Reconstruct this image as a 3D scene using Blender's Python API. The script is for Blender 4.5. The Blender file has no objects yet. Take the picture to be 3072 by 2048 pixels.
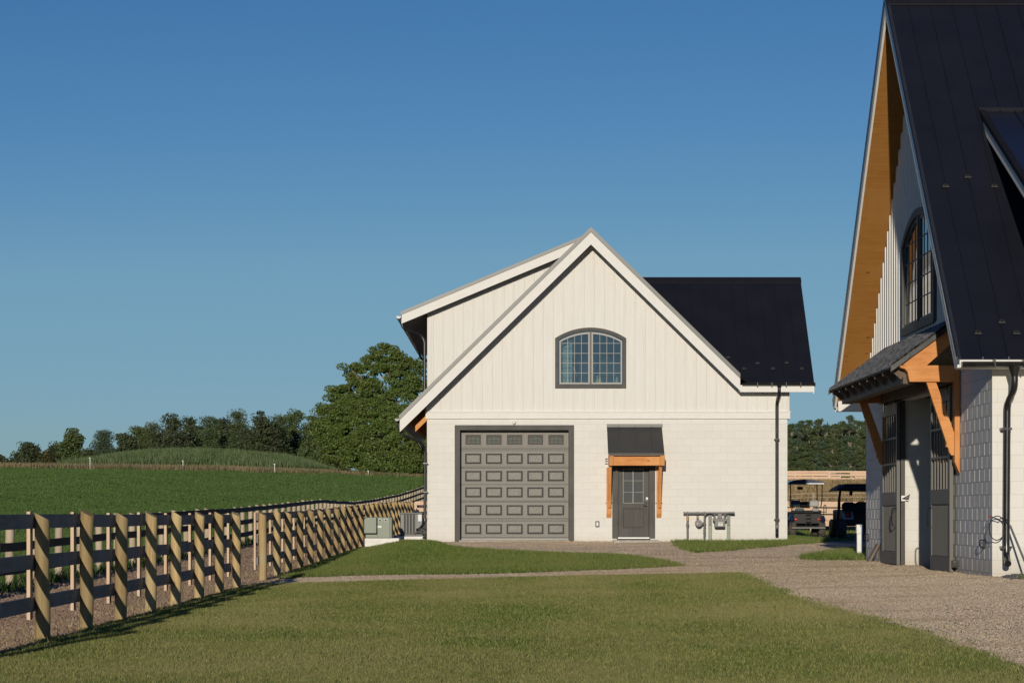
import bpy, math, random
import numpy as np
from mathutils import Vector, Matrix
random.seed(7); RNG = np.random.default_rng(7)
C = bpy.context.scene.collection
SC = bpy.context.scene
FPX, CX, HY = 7300.0, 1536.0, 1541.0        # focal length, centre and horizon of the photograph, in its pixels

# ------------------------------------------------------------------ camera
cam = bpy.data.cameras.new('camera'); camo = bpy.data.objects.new('camera', cam); C.objects.link(camo)
camo.location = (0, 0, 0); camo.rotation_euler = (math.radians(90), 0, 0)
cam.sensor_width = 36; cam.lens = 36*FPX/3072; cam.shift_y = (HY-1024)/3072
cam.clip_start = 0.5; cam.clip_end = 9000
SC.camera = camo
# ------------------------------------------------------------------ sky, sun, exposure
SUN_T, SUN_E = 0.112, 0.197                  # sideways and downward run of a ray per metre of depth
SUN_D = Vector((SUN_T, 1.0, -SUN_E)).normalized()
elev = math.asin(-SUN_D.z); az = math.atan2(-SUN_D.x, -SUN_D.y)    # azimuth of the sun from +Y, clockwise
w = bpy.data.worlds.new('World'); SC.world = w; w.use_nodes = True
nt = w.node_tree; nt.nodes.clear()
out = nt.nodes.new('ShaderNodeOutputWorld'); bg = nt.nodes.new('ShaderNodeBackground')
sky = nt.nodes.new('ShaderNodeTexSky'); sky.sky_type = 'NISHITA'; sky.sun_disc = False
sky.sun_elevation = elev; sky.sun_rotation = az
sky.altitude = 100; sky.air_density = 0.8; sky.dust_density = 0.15; sky.ozone_density = 3.0
sep = nt.nodes.new('ShaderNodeSeparateColor'); comb = nt.nodes.new('ShaderNodeCombineColor'); nt.links.new(sky.outputs[0], sep.inputs[0])
def _m(op, a, b):
    n = nt.nodes.new('ShaderNodeMath'); n.operation = op
    for i, v in enumerate((a, b)):
        if hasattr(v, 'is_linked'): nt.links.new(v, n.inputs[i])
        else: n.inputs[i].default_value = v
    return n.outputs[0]
for i, (k, e, k2, e2) in enumerate(((.319, 1.74, 1.073, .65), (.502, 1.31, 2.175, .45), (.93, 1.0, 2.45, .5))):   # deeper, drier blue than the model's default air
    c = sep.outputs[i]; nt.links.new(_m('MINIMUM', _m('MULTIPLY', _m('POWER', c, e), k), _m('MULTIPLY', _m('POWER', c, e2), k2)), comb.inputs[i])
nt.links.new(comb.outputs[0], bg.inputs[0])
nt.links.new(bg.outputs[0], out.inputs[0]); bg.inputs[1].default_value = 0.072
sl = bpy.data.lights.new('sun', 'SUN'); so = bpy.data.objects.new('sun', sl); C.objects.link(so)
sl.energy = 3.55; sl.angle = math.radians(0.5); sl.color = (1.0, 0.915, 0.775)
so.rotation_euler = SUN_D.to_track_quat('-Z', 'Y').to_euler()
SC.view_settings.view_transform = 'Standard'; SC.view_settings.look = 'None'
SC.view_settings.exposure = 0.0; SC.view_settings.gamma = 1.0

# ------------------------------------------------------------------ helpers
def P(x, y, Y):                                # a pixel of the photograph at depth Y
    return Vector(((x-CX)*Y/FPX, Y, (HY-y)*Y/FPX))

class MB:
    def __init__(s): s.v = []; s.f = []
    def add(s, vs, fs):
        n = len(s.v); s.v += [tuple(p) for p in vs]; s.f += [tuple(i+n for i in f) for f in fs]; return s
    def hexa(s, a, b):                         # two quads, matching order
        return s.add(list(a)+list(b), [(3,2,1,0),(4,5,6,7),(0,1,5,4),(1,2,6,5),(2,3,7,6),(3,0,4,7)])
    def box(s, x0, x1, y0, y1, z0, z1):
        return s.hexa([(x0,y0,z0),(x1,y0,z0),(x1,y1,z0),(x0,y1,z0)], [(x0,y0,z1),(x1,y0,z1),(x1,y1,z1),(x0,y1,z1)])
    def slab(s, q, off):                       # quad + offset vector
        o = Vector(off); return s.hexa([Vector(p) for p in q], [Vector(p)+o for p in q])
    def prism(s, poly, ax, a, b):
        m = {'x': lambda p, t: (t, p[0], p[1]), 'y': lambda p, t: (p[0], t, p[1]), 'z': lambda p, t: (p[0], p[1], t)}[ax]
        n = len(poly)
        return s.add([m(p, a) for p in poly]+[m(p, b) for p in poly],
            [tuple(range(n))[::-1], tuple(range(n, 2*n))]+[(i, (i+1) % n, (i+1) % n+n, i+n) for i in range(n)])
    def ring(s, o, i_, ax, a, b):
        m = {'x': lambda p, t: (t, p[0], p[1]), 'y': lambda p, t: (p[0], t, p[1]), 'z': lambda p, t: (p[0], p[1], t)}[ax]
        n = len(o); vs = [m(p, a) for p in o]+[m(p, a) for p in i_]+[m(p, b) for p in o]+[m(p, b) for p in i_]
        fs = []
        for k in range(n):
            j = (k+1) % n
            fs += [(k, j, n+j, n+k), (2*n+k, 3*n+k, 3*n+j, 2*n+j), (k, 2*n+k, 2*n+j, j), (n+k, n+j, 3*n+j, 3*n+k)]
        return s.add(vs, fs)
    def tube(s, pts, r, n=10, caps=True):
        pts = [Vector(p) for p in pts]; rs = r if isinstance(r, (list, tuple)) else [r]*len(pts)
        t0 = (pts[1]-pts[0]).normalized(); u = t0.orthogonal().normalized(); vs = []; fs = []
        for k, p in enumerate(pts):
            t = ((pts[min(k+1, len(pts)-1)]-pts[max(k-1, 0)])).normalized()
            u = (u-t*u.dot(t)).normalized(); v = t.cross(u)
            for i in range(n):
                a = 2*math.pi*i/n; vs.append(p+(u*math.cos(a)+v*math.sin(a))*rs[k])
        for k in range(len(pts)-1):
            for i in range(n):
                j = (i+1) % n; fs.append((k*n+i, k*n+j, k*n+n+j, k*n+n+i))
        if caps: fs += [tuple(range(n))[::-1], tuple(range((len(pts)-1)*n, len(pts)*n))]
        return s.add(vs, fs)
    def cyl(s, p0, p1, r, n=16): return s.tube([p0, p1], r, n)
    def ball(s, c, r, n=10, m=6, sc=(1, 1, 1)):
        vs = []; fs = []
        for j in range(m+1):
            th = math.pi*j/m
            for i in range(n):
                a = 2*math.pi*i/n
                vs.append((c[0]+r*sc[0]*math.sin(th)*math.cos(a), c[1]+r*sc[1]*math.sin(th)*math.sin(a), c[2]+r*sc[2]*math.cos(th)))
        for j in range(m):
            for i in range(n):
                k = (i+1) % n; fs.append((j*n+i, j*n+k, j*n+n+k, j*n+n+i))
        return s.add(vs, fs)
    def build(s, name, mat, parent=None, local=False, smooth=False, bevel=0):
        me = bpy.data.meshes.new(name)
        o = (0, 0, 0)
        if parent is not None and not local: o = wloc(parent)
        me.from_pydata([(p[0]-o[0], p[1]-o[1], p[2]-o[2]) for p in s.v], [], s.f); me.update()
        ob = bpy.data.objects.new(name, me); C.objects.link(ob)
        if mat: me.materials.append(mat)
        if smooth:
            me.polygons.foreach_set('use_smooth', [True]*len(me.polygons))
            try: me.set_sharp_from_angle(angle=math.radians(40))
            except Exception: pass
        if bevel:
            b = ob.modifiers.new('bevel', 'BEVEL'); b.width = bevel; b.segments = 2; b.limit_method = 'ANGLE'
        if parent is not None: ob.parent = parent
        return ob
def wloc(o):
    v = Vector((0, 0, 0))
    while o is not None: v += Vector(o.location); o = o.parent
    return v
def tag(o, label=None, cat=None, group=None, kind=None):
    for k, val in (('label', label), ('category', cat), ('group', group), ('kind', kind)):
        if val: o[k] = val
    return o
def thing(name, label, cat, loc, group=None, rz=0):
    o = bpy.data.objects.new(name, None); C.objects.link(o); o.location = loc; o.empty_display_size = 0.2
    o.rotation_euler = (0, 0, rz)
    return tag(o, label, cat, group)
def fast_mesh(name, verts, faces, mat, nper):       # big meshes straight from numpy
    me = bpy.data.meshes.new(name); nv = len(verts); nf = len(faces)
    me.vertices.add(nv); me.vertices.foreach_set('co', np.asarray(verts, dtype=np.float32).ravel())
    me.loops.add(nf*nper); me.loops.foreach_set('vertex_index', np.asarray(faces, dtype=np.int32).ravel())
    me.polygons.add(nf); me.polygons.foreach_set('loop_start', np.arange(0, nf*nper, nper, dtype=np.int32))
    me.update(calc_edges=True); me.validate()
    me.materials.append(mat); return me
def link_mesh(name, me, parent=None):
    o = bpy.data.objects.new(name, me); C.objects.link(o)
    if parent is not None: o.parent = parent
    return o

# ------------------------------------------------------------------ materials
class NT:
    def __init__(s, name):
        s.m = bpy.data.materials.new(name); s.m.use_nodes = True; s.t = s.m.node_tree
        s.b = s.t.nodes['Principled BSDF']; s.out = s.t.nodes['Material Output']
    def n(s, typ, **k):
        nd = s.t.nodes.new(typ)
        for a, v in k.items():
            if a.startswith('_'): setattr(nd, a[1:], v)
            else: nd.inputs[a.replace('__', ' ')].default_value = v
        return nd
    def l(s, a, b): s.t.links.new(a, b); return s
    def pos(s, world=False, scale=(1, 1, 1), loc=(0, 0, 0)):
        src = s.n('ShaderNodeNewGeometry').outputs['Position'] if world else s.n('ShaderNodeTexCoord').outputs['Object']
        mp = s.n('ShaderNodeMapping'); mp.inputs['Scale'].default_value = scale; mp.inputs['Location'].default_value = loc
        s.l(src, mp.inputs['Vector']); return mp.outputs[0]
    def noise(s, vec, scale, detail=5, rough=.55, dist=0):
        nd = s.n('ShaderNodeTexNoise', Scale=scale, Detail=detail, Roughness=rough, Distortion=dist); s.l(vec, nd.inputs['Vector']); return nd.outputs['Fac']
    def ramp(s, fac, stops):
        r = s.n('ShaderNodeValToRGB'); e = r.color_ramp.elements
        while len(e) < len(stops): e.new(0.5)
        for i, (p, c) in enumerate(stops): e[i].position = p; e[i].color = (*c, 1) if len(c) == 3 else c
        s.l(fac, r.inputs[0]); return r.outputs[0]
    def mix(s, fac, a, b, mode='MIX'):
        m = s.n('ShaderNodeMix', _data_type='RGBA', _blend_type=mode)
        for v, i in ((fac, 0), (a, 6), (b, 7)):
            if hasattr(v, 'links') or hasattr(v, 'is_linked'): s.l(v, m.inputs[i])
            elif i == 0: m.inputs[0].default_value = v
            else: m.inputs[i].default_value = (*v, 1)
        return m.outputs[2]
    def math(s, op, a, b=0.0, clamp=False):
        m = s.n('ShaderNodeMath', _operation=op, _use_clamp=clamp)
        for v, i in ((a, 0), (b, 1)):
            if hasattr(v, 'is_linked'): s.l(v, m.inputs[i])
            else: m.inputs[i].default_value = v
        return m.outputs[0]
    def bump(s, h, strength, dist):
        b = s.n('ShaderNodeBump', Strength=strength, Distance=dist); s.l(h, b.inputs['Height']); s.l(b.outputs[0], s.b.inputs['Normal']); return b
def M(name, c1, c2=None, scale=6, rough=.7, metal=0, bump=0, stretch=(1, 1, 1), spec=.5, world=False, bd=.01, lo=.3, hi=.7, detail=6, coat=0):
    t = NT(name); c2 = c2 or tuple(x*.8 for x in c1)
    v = t.pos(world, stretch); f = t.noise(v, scale, detail)
    t.l(t.ramp(f, [(lo, c2), (hi, c1)]), t.b.inputs['Base Color'])
    r = t.n('ShaderNodeMapRange'); r.inputs[3].default_value = max(0, rough-.08); r.inputs[4].default_value = min(1, rough+.08)
    t.l(f, r.inputs[0]); t.l(r.outputs[0], t.b.inputs['Roughness'])
    t.b.inputs['Metallic'].default_value = metal; t.b.inputs['Specular IOR Level'].default_value = spec
    if coat: t.b.inputs['Coat Weight'].default_value = coat
    if bump: t.bump(f, bump, bd)
    return t.m
def wood(name, c1, c2, c3, axis, rough=.65, knots=True):
    """grain runs along axis"""
    t = NT(name); st = [14, 14, 14]; st['xyz'.index(axis)] = .9
    v = t.pos(True, st); f = t.noise(v, 2.2, 8, .65, .8)
    v2 = t.pos(True, (1.3, 1.3, 1.3)); g = t.noise(v2, 1.3, 3)
    col = t.ramp(f, [(.3, c2), (.62, c1)]); col = t.mix(t.ramp(g, [(.4, (0, 0, 0)), (.65, (.8, .8, .8))]), col, c3)
    if knots:
        st2 = [5, 5, 5]; st2['xyz'.index(axis)] = 2.2
        vo = t.n('ShaderNodeTexVoronoi', Scale=.9); t.l(t.pos(True, st2), vo.inputs['Vector'])
        col = t.mix(t.ramp(vo.outputs['Distance'], [(.03, (1, 1, 1)), (.12, (0, 0, 0))]), col, tuple(x*.35 for x in c2))
    t.l(col, t.b.inputs['Base Color']); t.b.inputs['Roughness'].default_value = rough; t.bump(f, .35, .006)
    t.b.inputs['Specular IOR Level'].default_value = .25
    return t.m
def block_mat(name, axes, phase, off=0.0, bst=.35, nz=.12, ms=.006, bdist=.006, vert=False):
    """painted concrete block courses, 0.4064 x 0.2032 m"""
    t = NT(name); g = t.n('ShaderNodeNewGeometry'); sp = t.n('ShaderNodeSeparateXYZ'); t.l(g.outputs['Position'], sp.inputs[0])
    cb = t.n('ShaderNodeCombineXYZ'); t.l(t.math('ADD', sp.outputs[axes], off), cb.inputs[0]); t.l(t.math('SUBTRACT', sp.outputs[2], phase-20.32), cb.inputs[1])
    br = t.n('ShaderNodeTexBrick', Scale=1.0, _offset=.5, _offset_frequency=2, _squash=1.0)
    br.inputs['Mortar Size'].default_value = ms; br.inputs['Mortar Smooth'].default_value = .5 if ms < .008 else 1.0; br.inputs['Brick Width'].default_value = .4064; br.inputs['Row Height'].default_value = .2032
    br.inputs['Color1'].default_value = (.70, .68, .635, 1); br.inputs['Color2'].default_value = (.675, .65, .60, 1); br.inputs['Mortar'].default_value = (.60, .58, .53, 1); br.inputs['Bias'].default_value = -.2
    t.l(cb.outputs[0], br.inputs['Vector'])
    n1 = t.noise(t.pos(True), 55, 5, .7); n2 = t.noise(t.pos(True), 1.6, 4)
    col = t.mix(t.ramp(n2, [(.35, (0, 0, 0)), (.75, (.22, .22, .22))]), br.outputs['Color'], (.60, .57, .50))
    # splash dirt along the foot of the wall
    gz = t.n('ShaderNodeMapRange'); gz.inputs[1].default_value = -1.0; gz.inputs[2].default_value = -.42; gz.inputs[3].default_value = .75; gz.inputs[4].default_value = 0
    t.l(t.math('ADD', sp.outputs[2], t.math('MULTIPLY', n2, .25)), gz.inputs[0])
    col = t.mix(gz.outputs[0], col, (.42, .36, .27))
    col = t.mix(t.ramp(n1, [(.35, (.16, .16, .16)), (.55, (0, 0, 0))]), col, (.35, .32, .28))
    t.l(col, t.b.inputs['Base Color']); t.b.inputs['Roughness'].default_value = .85; t.b.inputs['Specular IOR Level'].default_value = .2
    inv = t.math('SUBTRACT', 1.0, br.outputs['Fac'])
    h = t.math('ADD', t.math('MULTIPLY', inv, 1.0), t.math('MULTIPLY', n1, nz))
    if vert:                                    # squeezed-out upright joints that stand proud of the blocks
        row = t.math('FLOOR', t.math('DIVIDE', t.math('SUBTRACT', sp.outputs[2], phase-20.32), .2032))
        f = t.math('FRACT', t.math('ADD', t.math('DIVIDE', t.math('ADD', sp.outputs[axes], off), .4064), t.math('MULTIPLY', row, .5)))
        rid = t.math('MULTIPLY', t.math('SUBTRACT', t.math('ABSOLUTE', t.math('SUBTRACT', f, .5)), .478), 45.0, True)
        h = t.math('ADD', h, t.math('MULTIPLY', rid, 2.6))
    t.bump(h, bst, bdist); return t.m
def glass_dark(name, col=(.03, .04, .045), rough=.03):
    t = NT(name); t.b.inputs['Base Color'].default_value = (*col, 1)
    t.b.inputs['Roughness'].default_value = rough; t.b.inputs['IOR'].default_value = 1.52
    f = t.noise(t.pos(), 1.5, 2); t.bump(f, .05, .01)
    return t.m
def glass_clear(name, tint, fac):
    t = NT(name); t.t.nodes.remove(t.b)
    tr = t.n('ShaderNodeBsdfTransparent'); tr.inputs[0].default_value = (*tint, 1)
    gl = t.n('ShaderNodeBsdfGlossy'); gl.inputs['Roughness'].default_value = .04; gl.inputs[0].default_value = (.75, .9, .95, 1)
    lw = t.n('ShaderNodeFresnel', IOR=1.5); mx = t.n('ShaderNodeMixShader')
    t.l(t.math('ADD', lw.outputs[0], fac), mx.inputs[0]); t.l(tr.outputs[0], mx.inputs[1]); t.l(gl.outputs[0], mx.inputs[2]); t.l(mx.outputs[0], t.out.inputs[0])
    return t.m
def foliage(name, c1, c2, c3=None, trans=.35, nscale=.35):
    t = NT(name); t.t.nodes.remove(t.b)
    g = t.n('ShaderNodeNewGeometry'); n1 = t.noise(t.pos(True), nscale, 4)
    col = t.mix(g.outputs['Random Per Island'], c1, c2)
    col = t.mix(t.ramp(n1, [(.4, (0, 0, 0)), (.7, (.8, .8, .8))]), col, c3 or c2)
    d = t.n('ShaderNodeBsdfPrincipled'); d.inputs['Roughness'].default_value = .55; d.inputs['Specular IOR Level'].default_value = .35; t.l(col, d.inputs['Base Color'])
    tr = t.n('ShaderNodeBsdfTranslucent'); t.l(col, tr.inputs[0]); mx = t.n('ShaderNodeMixShader'); mx.inputs[0].default_value = trans
    t.l(d.outputs[0], mx.inputs[1]); t.l(tr.outputs[0], mx.inputs[2]); t.l(mx.outputs[0], t.out.inputs[0]); return t.m

m_siding = M('cream_siding', (.695, .675, .635), (.645, .625, .58), 3, .75, stretch=(6, 6, .5), world=True, spec=.25)
m_trimw = M('cream_trim', (.71, .69, .65), (.66, .64, .60), 4, .65, world=True, spec=.3, stretch=(1.5, 1.5, 1.5))
m_blockX = block_mat('painted_block_front', 0, 2.516, .06)
m_blockY = block_mat('painted_block_gable', 1, .7077, .12, 1.0, .06, .006, .007)
m_blockB = block_mat('painted_block_barn_side', 0, .7077, .22)
m_roof = M('black_standing_seam', (.011, .012, .019), (.009, .010, .0155), 1.2, .42, spec=.45, world=True)
m_roof2 = M('black_wing_roof', (.008, .009, .0155), (.0065, .007, .012), 1.2, .6, spec=.3, world=True)
m_awn = M('charcoal_awning_metal', (.052, .051, .049), (.040, .039, .037), 2.5, .5, spec=.4, world=True)
m_edge = M('grey_roof_edge_metal', (.125, .123, .118), (.055, .055, .053), .8, .42, metal=.1, world=True)
m_flash = M('matt_black_flashing', (.012, .012, .018), (.009, .009, .014), 4, .75, spec=.15)
m_guard = M('black_snow_guard', (.014, .014, .016), None, 5, .5, spec=.25)
m_black = M('black_gutter_metal', (.018, .017, .017), (.010, .010, .010), 5, .28, spec=.6)
m_grey = wood('grey_stained_trim', (.088, .082, .074), (.055, .052, .048), (.10, .095, .088), 'z', knots=False)
m_greyx = wood('grey_stained_trim_horizontal', (.088, .082, .074), (.055, .052, .048), (.10, .095, .088), 'x', knots=False)
m_gdoor = M('embossed_grey_door', (.255, .24, .21), (.135, .125, .11), 55, .6, bump=.5, bd=.004, world=True, lo=.38, hi=.62)
m_groove = M('dark_door_groove', (.035, .032, .028), None, 8, .8)
m_sash = M('taupe_sash', (.34, .325, .29), (.30, .29, .26), 6, .55)
m_mullion = M('dark_mullion', (.12, .11, .10), (.09, .085, .08), 6, .6)
m_glassw = glass_clear('window_glass', (.66, .74, .74), .10)
m_pane = M('garage_pane', (.105, .125, .108), (.08, .095, .085), 3, .5, spec=.15)
m_frost = M('rain_glass', (.038, .046, .046), (.016, .021, .023), 9, .4, spec=.2, bump=.15, stretch=(2.2, 1, .6), world=True)
m_barnglass = glass_dark('barn_glass'); m_barnglass.node_tree.nodes['Principled BSDF'].inputs['IOR'].default_value = 2.1
m_cedarx = wood('cedar_along_x', (.62, .255, .075), (.42, .150, .040), (.66, .32, .11), 'x')
m_cedarz = wood('cedar_vertical', (.60, .245, .070), (.40, .145, .038), (.62, .29, .10), 'z')
m_cedary = wood('cedar_along_y', (.55, .22, .065), (.36, .135, .038), (.58, .27, .095), 'y')
m_soffit = wood('pine_soffit', (.34, .155, .034), (.25, .105, .022), (.33, .16, .042), 'x', knots=True)
m_brown = wood('weathered_beam', (.150, .105, .075), (.065, .045, .033), (.17, .125, .09), 'y', knots=False)
m_soffitd = M('dark_soffit', (.22, .16, .11), (.15, .11, .08), 6, .7, world=True)
m_conc = M('concrete', (.42, .39, .33), (.30, .28, .235), 9, .85, bump=.3, world=True)
m_white = M('white_pad', (.80, .78, .74), (.66, .63, .58), 7, .8, bump=.2, world=True)
m_whitem = M('white_metal', (.74, .73, .70), (.66, .65, .62), 5, .45)
m_gen = M('sage_green_steel', (.165, .19, .145), (.125, .148, .112), 2.0, .45, metal=.1, spec=.4)
m_steel = M('dark_grey_steel', (.10, .105, .10), (.075, .08, .077), 4, .45, metal=.2)
m_fin = M('condenser_fins', (.035, .036, .033), (.012, .012, .012), 40, .6)
m_pipe = M('grey_painted_pipe', (.135, .13, .125), (.10, .097, .094), 12, .5, spec=.5)
m_galv = M('galvanised_strut', (.17, .20, .165), (.11, .13, .105), 20, .45, metal=.4)
m_meter = M('grey_meter', (.19, .19, .175), (.155, .155, .145), 10, .55)
m_label = M('white_sticker', (.75, .74, .70), (.62, .6, .57), 60, .6)
m_copper = M('rusty_fitting', (.32, .11, .05), (.45, .36, .10), 40, .5)
m_red = M('red_plastic', (.45, .03, .02), (.35, .02, .015), 5, .4)
m_taillight = M('red_lens', (.55, .025, .015), (.35, .015, .01), 14, .2)
m_rubber = M('black_rubber', (.02, .02, .02), (.012, .012, .012), 20, .8)
m_tyre = M('dusty_tyre', (.115, .095, .070), (.03, .028, .025), 28, .9, bump=.8, bd=.02)
m_bodydk = M('black_plastic', (.016, .016, .017), (.007, .007, .008), 6, .5, spec=.25)
m_navy = M('navy_paint', (.018, .03, .065), (.012, .02, .05), 3, .25, coat=.4)
m_bluew = M('light_blue_panel', (.30, .38, .50), (.24, .31, .42), 4, .35)
m_seat_sun = M('sunlit_seat_vinyl', (.34, .34, .31), (.26, .26, .24), 6, .55)  # right-hand cart seats: sunlight put into the vinyl colour
m_seat_shade = M('shaded_seat_vinyl', (.055, .095, .11), (.04, .07, .085), 6, .5)  # left-hand cart seats: bluish shade put into the vinyl colour
m_post = wood('treated_round_post', (.46, .325, .15), (.27, .18, .082), (.40, .32, .17), 'z', .8)
_nt = m_post.node_tree; _oi = _nt.nodes.new('ShaderNodeObjectInfo'); _hs = _nt.nodes.new('ShaderNodeHueSaturation'); _mr = _nt.nodes.new('ShaderNodeMapRange'); _mr.inputs[3].default_value = .72; _mr.inputs[4].default_value = 1.2
_bs = _nt.nodes['Principled BSDF']; _src = _bs.inputs['Base Color'].links[0].from_socket; _nt.links.new(_oi.outputs['Random'], _mr.inputs[0]); _nt.links.new(_mr.outputs[0], _hs.inputs['Value']); _nt.links.new(_src, _hs.inputs['Color']); _nt.links.new(_hs.outputs[0], _bs.inputs['Base Color'])
m_rail = wood('dark_fence_board', (.25, .23, .225), (.15, .14, .14), (.29, .27, .265), 'y', .75)
m_raild = wood('black_fence_board', (.040, .037, .040), (.022, .021, .024), (.05, .047, .05), 'y', .75, knots=False)
m_face = wood('pale_facing_board', (.62, .45, .30), (.50, .35, .22), (.60, .46, .33), 'z', .8, knots=False)
m_postfar = wood('pale_far_post', (.44, .35, .25), (.27, .215, .155), (.50, .40, .29), 'z', .85)
m_pinex = wood('new_pine_board', (.66, .45, .31), (.54, .34, .22), (.62, .45, .32), 'x', .8)
m_bark = M('bark', (.16, .12, .085), (.07, .055, .04), 9, .9, bump=.6, stretch=(3, 3, .6))
m_barkp = M('pale_bark', (.30, .25, .19), (.15, .12, .09), 9, .9, bump=.6, stretch=(3, 3, .6))
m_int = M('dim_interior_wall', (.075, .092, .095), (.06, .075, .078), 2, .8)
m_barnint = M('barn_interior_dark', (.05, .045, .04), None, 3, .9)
m_stone = M('dark_crushed_stone', (.13, .13, .135), (.05, .05, .055), 12, .8, bump=.4)
m_plank = wood('grey_plank', (.30, .235, .165), (.19, .145, .10), (.34, .28, .21), 'z', .85)

# ------------------------------------------------------------------ terrain
XS = np.array([-400, -60, -30, -9.3, -4.8, -3.0, 2.0, 7.4, 14.0, 400.0])
PR = [
 ([0, 45, 100, 160, 200, 240, 262, 4000], [-1.4, -1.3, .2, 2.2, 3.4, 4.5, 4.7, 5]),
 ([0, 45, 100, 160, 200, 240, 262, 4000], [-1.4, -1.3, .2, 2.2, 3.4, 4.55, 4.7, 5]),
 ([0, 45, 80, 118, 160, 200, 240, 262, 4000], [-1.45, -1.4, -1.0, .1, 1.5, 2.9, 4.15, 4.4, 5]),
 ([0, 44, 65, 81, 118, 142, 160, 180, 205, 240, 262, 4000], [-1.45, -1.43, -1.26, -1.13, -.62, -.62, -.35, .1, 1.0, 3.6, 4.1, 5]),
 ([0, 20, 45, 60, 68, 80, 95, 117, 142, 180, 205, 240, 262, 4000], [-1.31, -1.31, -1.30, -1.22, -1.12, -1.0, -.85, -.72, -.6, .1, 1.0, 3.5, 4.0, 5]),
 ([0, 20, 45, 56, 66, 84, 117, 142, 180, 205, 240, 262, 4000], [-1.31, -1.31, -1.27, -1.06, -.80, -.77, -.7, -.55, .1, 1.0, 3.4, 4.0, 5]),
 ([0, 20, 47, 60, 67.3, 68.1, 84, 117, 142, 180, 205, 240, 262, 4000], [-1.31, -1.31, -1.17, -.93, -.84, -.765, -.76, -.7, -.4, .4, 1.2, 3.2, 3.8, 5]),
 ([0, 20, 37, 51, 60, 68, 84, 100, 114, 120, 140, 263, 4000], [-1.15, -1.18, -.99, -.985, -.92, -.80, -.80, -.8, -.6, .2, 1.4, 3.2, 5]),
 ([0, 20, 84, 108, 114, 120, 140, 263, 330, 4000], [-1.1, -1.1, -.8, -.8, -.3, .6, 1.72, 3.3, 3.6, 5]),
 ([0, 20, 84, 108, 114, 120, 140, 263, 330, 4000], [-1.1, -1.1, -.8, -.8, -.3, .6, 1.72, 3.3, 3.6, 5])]
def H(x, y):
    x = np.atleast_1d(np.asarray(x, float)); y = np.atleast_1d(np.asarray(y, float)); x, y = np.broadcast_arrays(x, y)
    cols = np.stack([np.interp(y, p[0], p[1]) for p in PR]); xc = np.clip(x, XS[0], XS[-1])
    i = np.clip(np.searchsorted(XS, xc)-1, 0, len(XS)-2); t = (xc-XS[i])/(XS[i+1]-XS[i])
    a = np.take_along_axis(cols, i[None], 0)[0]; b = np.take_along_axis(cols, i[None]+1, 0)[0]
    return a+(b-a)*t+.012*np.sin(x*1.3+y*.7)*np.sin(y*.9-x*.4)
def h1(x, y): return float(H(x, y)[0])
def ground_at(x, y):                           # photo pixel -> point on the terrain
    lo, hi = 5.0, 400.0; prev = None
    for Y in np.arange(12, 300, .25):
        g = h1((x-CX)*Y/FPX, Y)-(HY-y)*Y/FPX
        if g >= 0: return ((x-CX)*Y/FPX, Y)
    return ((x-CX)*300/FPX, 300)
def grid_sheet(xs, ys, dz, keep=None, hfun=None):
    X, Y = np.meshgrid(xs, ys); Z = (hfun or H)(X, Y)+dz
    v = np.stack([X.ravel(), Y.ravel(), Z.ravel()], 1); nx = len(xs); ny = len(ys)
    i = np.arange(nx-1)[None, :]+np.arange(ny-1)[:, None]*nx
    f = np.stack([i, i+1, i+nx+1, i+nx], -1).reshape(-1, 4)
    if keep is not None:
        cx = v[f].mean(1); k = keep(cx[:, 0], cx[:, 1]); f = f[k]
        u, inv = np.unique(f, return_inverse=True); v = v[u]; f = inv.reshape(-1, 4)
    return v, f
def inpoly(poly):
    p = np.array(poly)
    def fn(x, y):
        c = np.zeros(np.shape(x), bool); n = len(p)
        for i in range(n):
            x0, y0 = p[i]; x1, y1 = p[(i+1) % n]
            if y0 == y1: continue
            c ^= ((y0 > y) != (y1 > y)) & (x < (x1-x0)*(y-y0)/(y1-y0)+x0)
        return c
    return fn
def wob(x, y, a=.12): return a*(np.sin(x*5.1+y*3.3)+np.sin(x*11.7-y*7.9)*.6+np.sin(y*2.3+x*1.1))
def px(pts): return [ground_at(a*1.30612, b*1.30612) for a, b in pts]   # outline read off a 2352-px-wide view of the photo

def ground_mat(name, cols, scales, bumps, rough=.95, leaf=None):
    t = NT(name); p = t.pos(True)
    n1 = t.noise(p, scales[0], 6, .6); n2 = t.noise(p, scales[1], 8, .7); n3 = t.noise(p, scales[2], 4, .7)
    c = t.ramp(n1, [(.35, cols[0]), (.65, cols[1])]); c = t.mix(t.ramp(n2, [(.42, (0, 0, 0)), (.62, (.9, .9, .9))]), c, cols[2])
    c = t.mix(t.ramp(n3, [(.5, (0, 0, 0)), (.72, (.8, .8, .8))]), c, cols[3])
    if leaf: c = leaf(t, c)
    t.l(c, t.b.inputs['Base Color']); t.b.inputs['Roughness'].default_value = rough; t.b.inputs['Specular IOR Level'].default_value = .15
    t.bump(t.math('ADD', n2, n3), bumps[0], bumps[1]); return t.m
def lawn_tint(t, c):
    # mower passes and worn, drier patches
    p = t.pos(True, (1, 1, 1)); wv = t.n('ShaderNodeTexWave', Scale=.32, Distortion=2.5, Detail=3.0); wv.bands_direction = 'Y'; t.l(p, wv.inputs['Vector'])
    c = t.mix(t.math('MULTIPLY', wv.outputs['Fac'], .30), c, (.060, .085, .022)); return c
m_dirt = ground_mat('bare_dirt', [(.36, .245, .16), (.46, .33, .225), (.30, .20, .13), (.54, .42, .29)], [.35, 2.2, 24], (.9, .05))
m_gravel = ground_mat('gravel_screenings', [(.60, .46, .30), (.68, .54, .37), (.48, .35, .22), (.74, .62, .45)], [.25, 1.7, 40], (.6, .025))
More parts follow.
